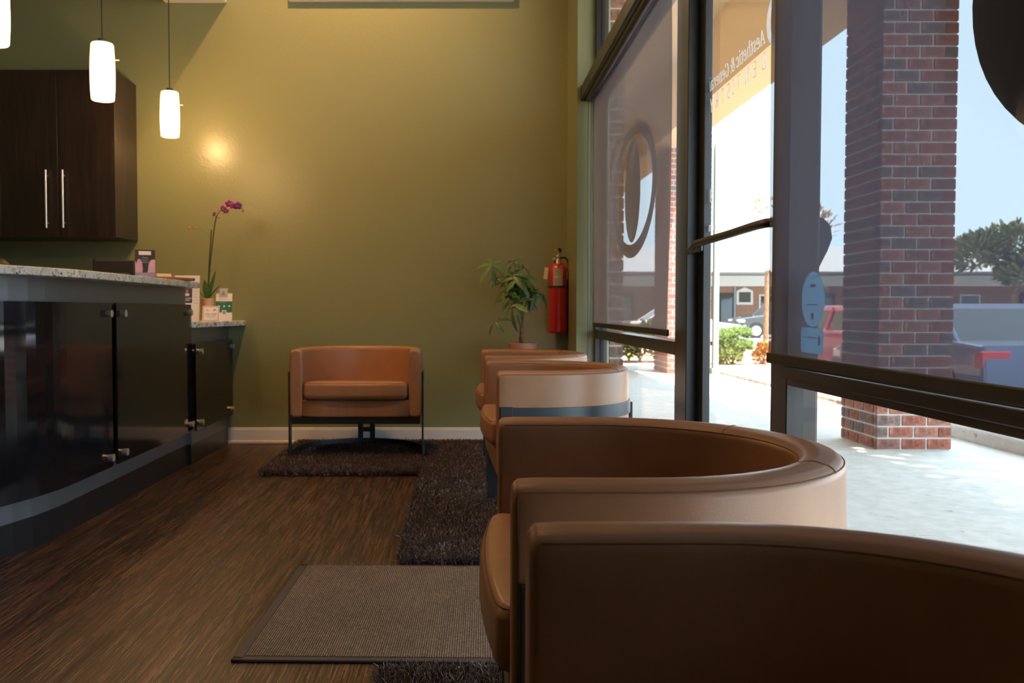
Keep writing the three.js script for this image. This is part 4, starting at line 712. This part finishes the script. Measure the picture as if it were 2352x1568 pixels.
bush(4.82, -14.4, 'small red and yellow leaved bush to the side of the juniper', [[0, 0.12, 0, 0.17, 0.13, 0.16], [0.03, 0.24, 0, 0.13, 0.1, 0.12]], 700, 0.06, [[0.5, 0.34, 0.06], [0.45, 0.1, 0.06], [0.34, 0.32, 0.08], [0.5, 0.2, 0.1]]);
bush(3.02, -15.4, 'dark green rounded shrub with yellow tips seen below the far roller shade', [[0, 0.28, 0, 0.5, 0.3, 0.4], [-0.3, 0.3, 0, 0.3, 0.26, 0.3], [0.2, 0.42, 0, 0.3, 0.2, 0.3]], 2200, 0.11, [[0.07, 0.11, 0.035], [0.16, 0.18, 0.05], [0.3, 0.28, 0.06], [0.045, 0.07, 0.03]]);
struct('ground_far_bed', box(0.97, 3.6, -0.14, 0.006, -42, -14.7), M.mulch);
function tree(x, y, z, h, label, crown, n, size, cols, lean = 0.2, limbs = true) {
  const t = thing('tree', label, 'tree', [x, y, z]);
  obj('trunk', [tube([[0, -0.05, 0], [lean * 0.4, h * 0.3, 0.02], [lean, h * 0.62, 0]], 0.016 * h, 14, 9), ...(limbs ? [tube([[lean * 0.5, h * 0.4, 0], [lean + 0.1 * h, h * 0.6, 0.05 * h], [lean + 0.2 * h, h * 0.8, 0.1 * h]], 0.008 * h, 10, 7), tube([[lean * 0.5, h * 0.38, 0], [lean - 0.12 * h, h * 0.62, -0.05 * h], [lean - 0.2 * h, h * 0.8, -0.1 * h]], 0.008 * h, 10, 7)] : [])], M.bark, t, 'bare brown trunk');
  foliage(t, crown.map(([a, b, c, r, s]) => [a * h, b * h, c * h, r * h, s * h, r * h]), n, size, cols); return t;
}
const CR = [[0.05, 0.75, 0, 0.28, 0.2], [0.25, 0.68, 0.1, 0.2, 0.15], [-0.2, 0.7, -0.05, 0.22, 0.17], [0.05, 0.55, 0.15, 0.22, 0.12]];
tree(6.25, -0.5, -18.6, 3.6, 'slender reddish trunked tree at the edge of the parking lot', [[0.1, 0.95, 0, 0.2, 0.1], [0.25, 0.86, 0.1, 0.12, 0.1]], 260, 0.1, [[0.35, 0.2, 0.08], [0.4, 0.3, 0.12]], 0.05, false);
tree(5.0, 0.03, -2.6, 8, 'broad street tree in the planting bed outside the near window', [[-0.06, 0.7, -0.05, 0.3, 0.14], [0.1, 0.78, 0.1, 0.28, 0.14], [0.0, 0.72, -0.28, 0.2, 0.12]], 14000, 0.22, [[0.12, 0.18, 0.07], [0.2, 0.26, 0.1]], 0.1);
tree(22, -0.5, -36, 5.2, 'olive green tree beyond the parked cars', CR, 5200, 0.24, [[0.12, 0.16, 0.05], [0.2, 0.2, 0.07], [0.16, 0.13, 0.05]]);
tree(27, -0.5, -34, 4.6, 'yellowish autumn tree beyond the parked cars', CR, 4600, 0.24, [[0.28, 0.2, 0.07], [0.2, 0.17, 0.06], [0.12, 0.14, 0.05]]);
tree(15.2, -0.5, -32, 4.6, 'tall loose tree at the roadside between the cars and the offices', [[0, 0.8, 0, 0.2, 0.2], [0.1, 0.6, 0, 0.16, 0.14], [-0.1, 0.66, 0.05, 0.15, 0.16]], 2400, 0.2, [[0.1, 0.13, 0.05], [0.18, 0.15, 0.07]]);

// ---------------------------------------------------------------- outside: parked cars
const carGlass = phy({ color: lin(0.02, 0.025, 0.03), roughness: 0.06, clearcoat: 0.5 }), rubber = std({ color: lin(0.015, 0.015, 0.016), roughness: 0.85 }), tailM = phy({ color: lin(0.28, 0.02, 0.03), roughness: 0.2 }), headM = phy({ color: lin(0.8, 0.82, 0.85), roughness: 0.1 });
function car(label, color, pos, turn, suv) { // local +x is forward
  const t = thing('parked_car', label, 'car', pos, turn, 'cars in the parking lot'), L = 2.25, W = 1.8, wr = suv ? 0.38 : 0.33, ax = 1.35;
  const paint = phy({ color: lin(...color), roughness: 0.35, clearcoat: 1, clearcoatRoughness: 0.05 }), s = new THREE.Shape(), by = suv ? 0.3 : 0.22, hood = suv ? 1.05 : 0.86, belt = suv ? 1.1 : 0.95, top = suv ? 1.78 : 1.45;
  s.moveTo(-L, by + 0.05); s.lineTo(-ax - wr - 0.06, by); s.absarc(-ax, wr, wr + 0.06, Math.PI, 0, true); s.lineTo(ax - wr - 0.06, by); s.absarc(ax, wr, wr + 0.06, Math.PI, 0, true); s.lineTo(L - 0.04, by + 0.04); s.lineTo(L, by + 0.3); s.quadraticCurveTo(L - 0.05, hood - 0.14, L - 0.3, hood - 0.08); s.lineTo(1.0, hood + 0.04); s.lineTo(0.85, belt); s.lineTo(suv ? -L + 0.08 : -1.55, belt); s.lineTo(-L + 0.06, suv ? belt : belt - 0.04); s.quadraticCurveTo(-L - 0.02, belt - 0.3, -L, by + 0.05);
  obj('body', extr(s, W, 0.05).translate(0, 0, -W / 2), paint, t);
  const rear = suv ? -L + 0.12 : -1.65, r2 = suv ? -L + 0.3 : -0.95, cab = [[rear, belt], [1.0, belt], [0.35, top - 0.04], [0.15, top], [r2 + 0.1, top - 0.01], [r2, top - 0.06]];
  const shrink = (g) => { const p = g.attributes.position; for (let i = 0; i < p.count; i++) { const f = 1 - 0.2 * Math.max(0, (p.getY(i) - belt) / (top - belt)); p.setZ(i, p.getZ(i) * f); } g.computeVertexNormals(); return g; };
  obj('glasshouse', shrink(extr(cab, W - 0.1, 0.03).translate(0, 0, -(W - 0.1) / 2)), carGlass, t, 'dark car windows');
  obj('roof', shrink(extr([[r2 - 0.03, top - 0.07], [0.4, top - 0.06], [0.15, top + 0.025], [r2 + 0.08, top + 0.02]], W - 0.06, 0.02).translate(0, 0, -(W - 0.06) / 2)), paint, t);
  for (const z of [-1, 1]) obj('pillars', [[[1.0, belt], [0.35, top - 0.02]], [[-0.3, belt], [-0.32, top]], [[rear, belt], [r2, top - 0.03]]].map(([a, b]) => tube([[a[0], a[1], z * (W / 2 - 0.05)], [b[0], b[1], z * (W / 2 - 0.2)]], 0.035, 2, 6)), paint, t);
  for (const x of [-ax, ax]) for (const z of [-1, 1]) { const w = obj('wheel', cylZ(wr, 0.2, x, wr, z * (W / 2 - 0.11), 28), rubber, t); obj('rim', cylZ(wr * 0.62, 0.02, x, wr, z * (W / 2 - 0.005), 20), M.chrome, w); }
  for (const z of [-1, 1]) { obj('tail_lamp', rbox(-L - 0.02, -L + 0.16, belt - 0.28, belt - 0.06, z * (W / 2 - 0.36), z * (W / 2 + 0.004), 0.02), tailM, t); obj('headlight', rbox(L - 0.34, L - 0.04, hood - 0.26, hood - 0.12, z * (W / 2 - 0.4), z * (W / 2 + 0.002), 0.02), headM, t); }
  obj('bumper', [rbox(-L - 0.05, -L + 0.12, by + 0.08, by + 0.3, -W / 2 + 0.06, W / 2 - 0.06, 0.03), rbox(L - 0.1, L + 0.04, by + 0.05, by + 0.26, -W / 2 + 0.08, W / 2 - 0.08, 0.03)], paint, t);
}
car('dark blue sedan parked with its red tail lamp toward the brick column', [0.03, 0.045, 0.11], [7.3, -0.5, -13.3], PI / 2);
car('red car parked behind the brick column', [0.5, 0.03, 0.06], [8.2, -0.5, -18.5], PI / 2);
car('black off-road vehicle parked before the brick offices', [0.02, 0.022, 0.026], [15.75, -0.5, -45], PI, true);
car('white car parked with its bonnet above the juniper bush', [0.8, 0.8, 0.8], [8.75, -0.5, -36], 0);
car('silver white car parked beyond the dark blue sedan', [0.75, 0.77, 0.8], [18.8, -0.5, -30.5], 0);

// ---------------------------------------------------------------- outside: offices across the lot
{
  const t = thing('office_building', 'low brick office building with white fascia across the parking lot', 'building', [0, -0.5, -57]);
  const br = std({ color: lin(0.62, 0.36, 0.27), map: T.brick, roughness: 0.9 }), grey = std({ color: lin(0.35, 0.36, 0.38), roughness: 0.8 });
  obj('wall', box(0, 70, 0, 3.0, -6, 0), br, t);
  obj('fascia', box(-0.6, 70.6, 2.9, 3.55, -6.6, 0.9), M.white, t, 'white fascia board');
  obj('roof', extr([[1.2, 3.55], [-3, 5.2], [-7.2, 3.55]], 72).rotateY(PI / 2).translate(-1, 0, 0), grey, t);
  for (let k = 0; k < 9; k++) { const x = 3.4 + 6.4 * k, d = obj('doorway', box(x, x + 0.95, 0, 2.5, -0.05, 0.06), M.black, t); obj('pane', box(x + 0.12, x + 0.83, 0.4, 2.2, 0.06, 0.08), carGlass, d); }
  for (let k = 0; k < 9; k++) { const x = 5.95 + 6.4 * k, w = obj('window', box(x, x + 1.3, 1.1, 2.4, -0.05, 0.06), M.white, t); obj('pane', box(x + 0.1, x + 1.2, 1.2, 2.3, 0.06, 0.08), carGlass, w); }
  const s = obj('wall_sign', [box(17.3, 18.35, 1.75, 2.62, 0, 0.08), extr([[17.3, 2.62], [18.35, 2.62], [17.83, 2.85]], 0.08)], M.white, t, 'white framed wall sign'); obj('sign_face', box(17.45, 18.2, 1.9, 2.55, 0.08, 0.1), std({ color: lin(0.06, 0.06, 0.05), roughness: 0.6 }), s);
  for (const x of [17.13, 30, 43]) obj('downpipe', rbox(x, x + 0.12, 0, 2.95, 0, 0.12, 0.02), grey, t);
}
renderer.render(scene, camera);
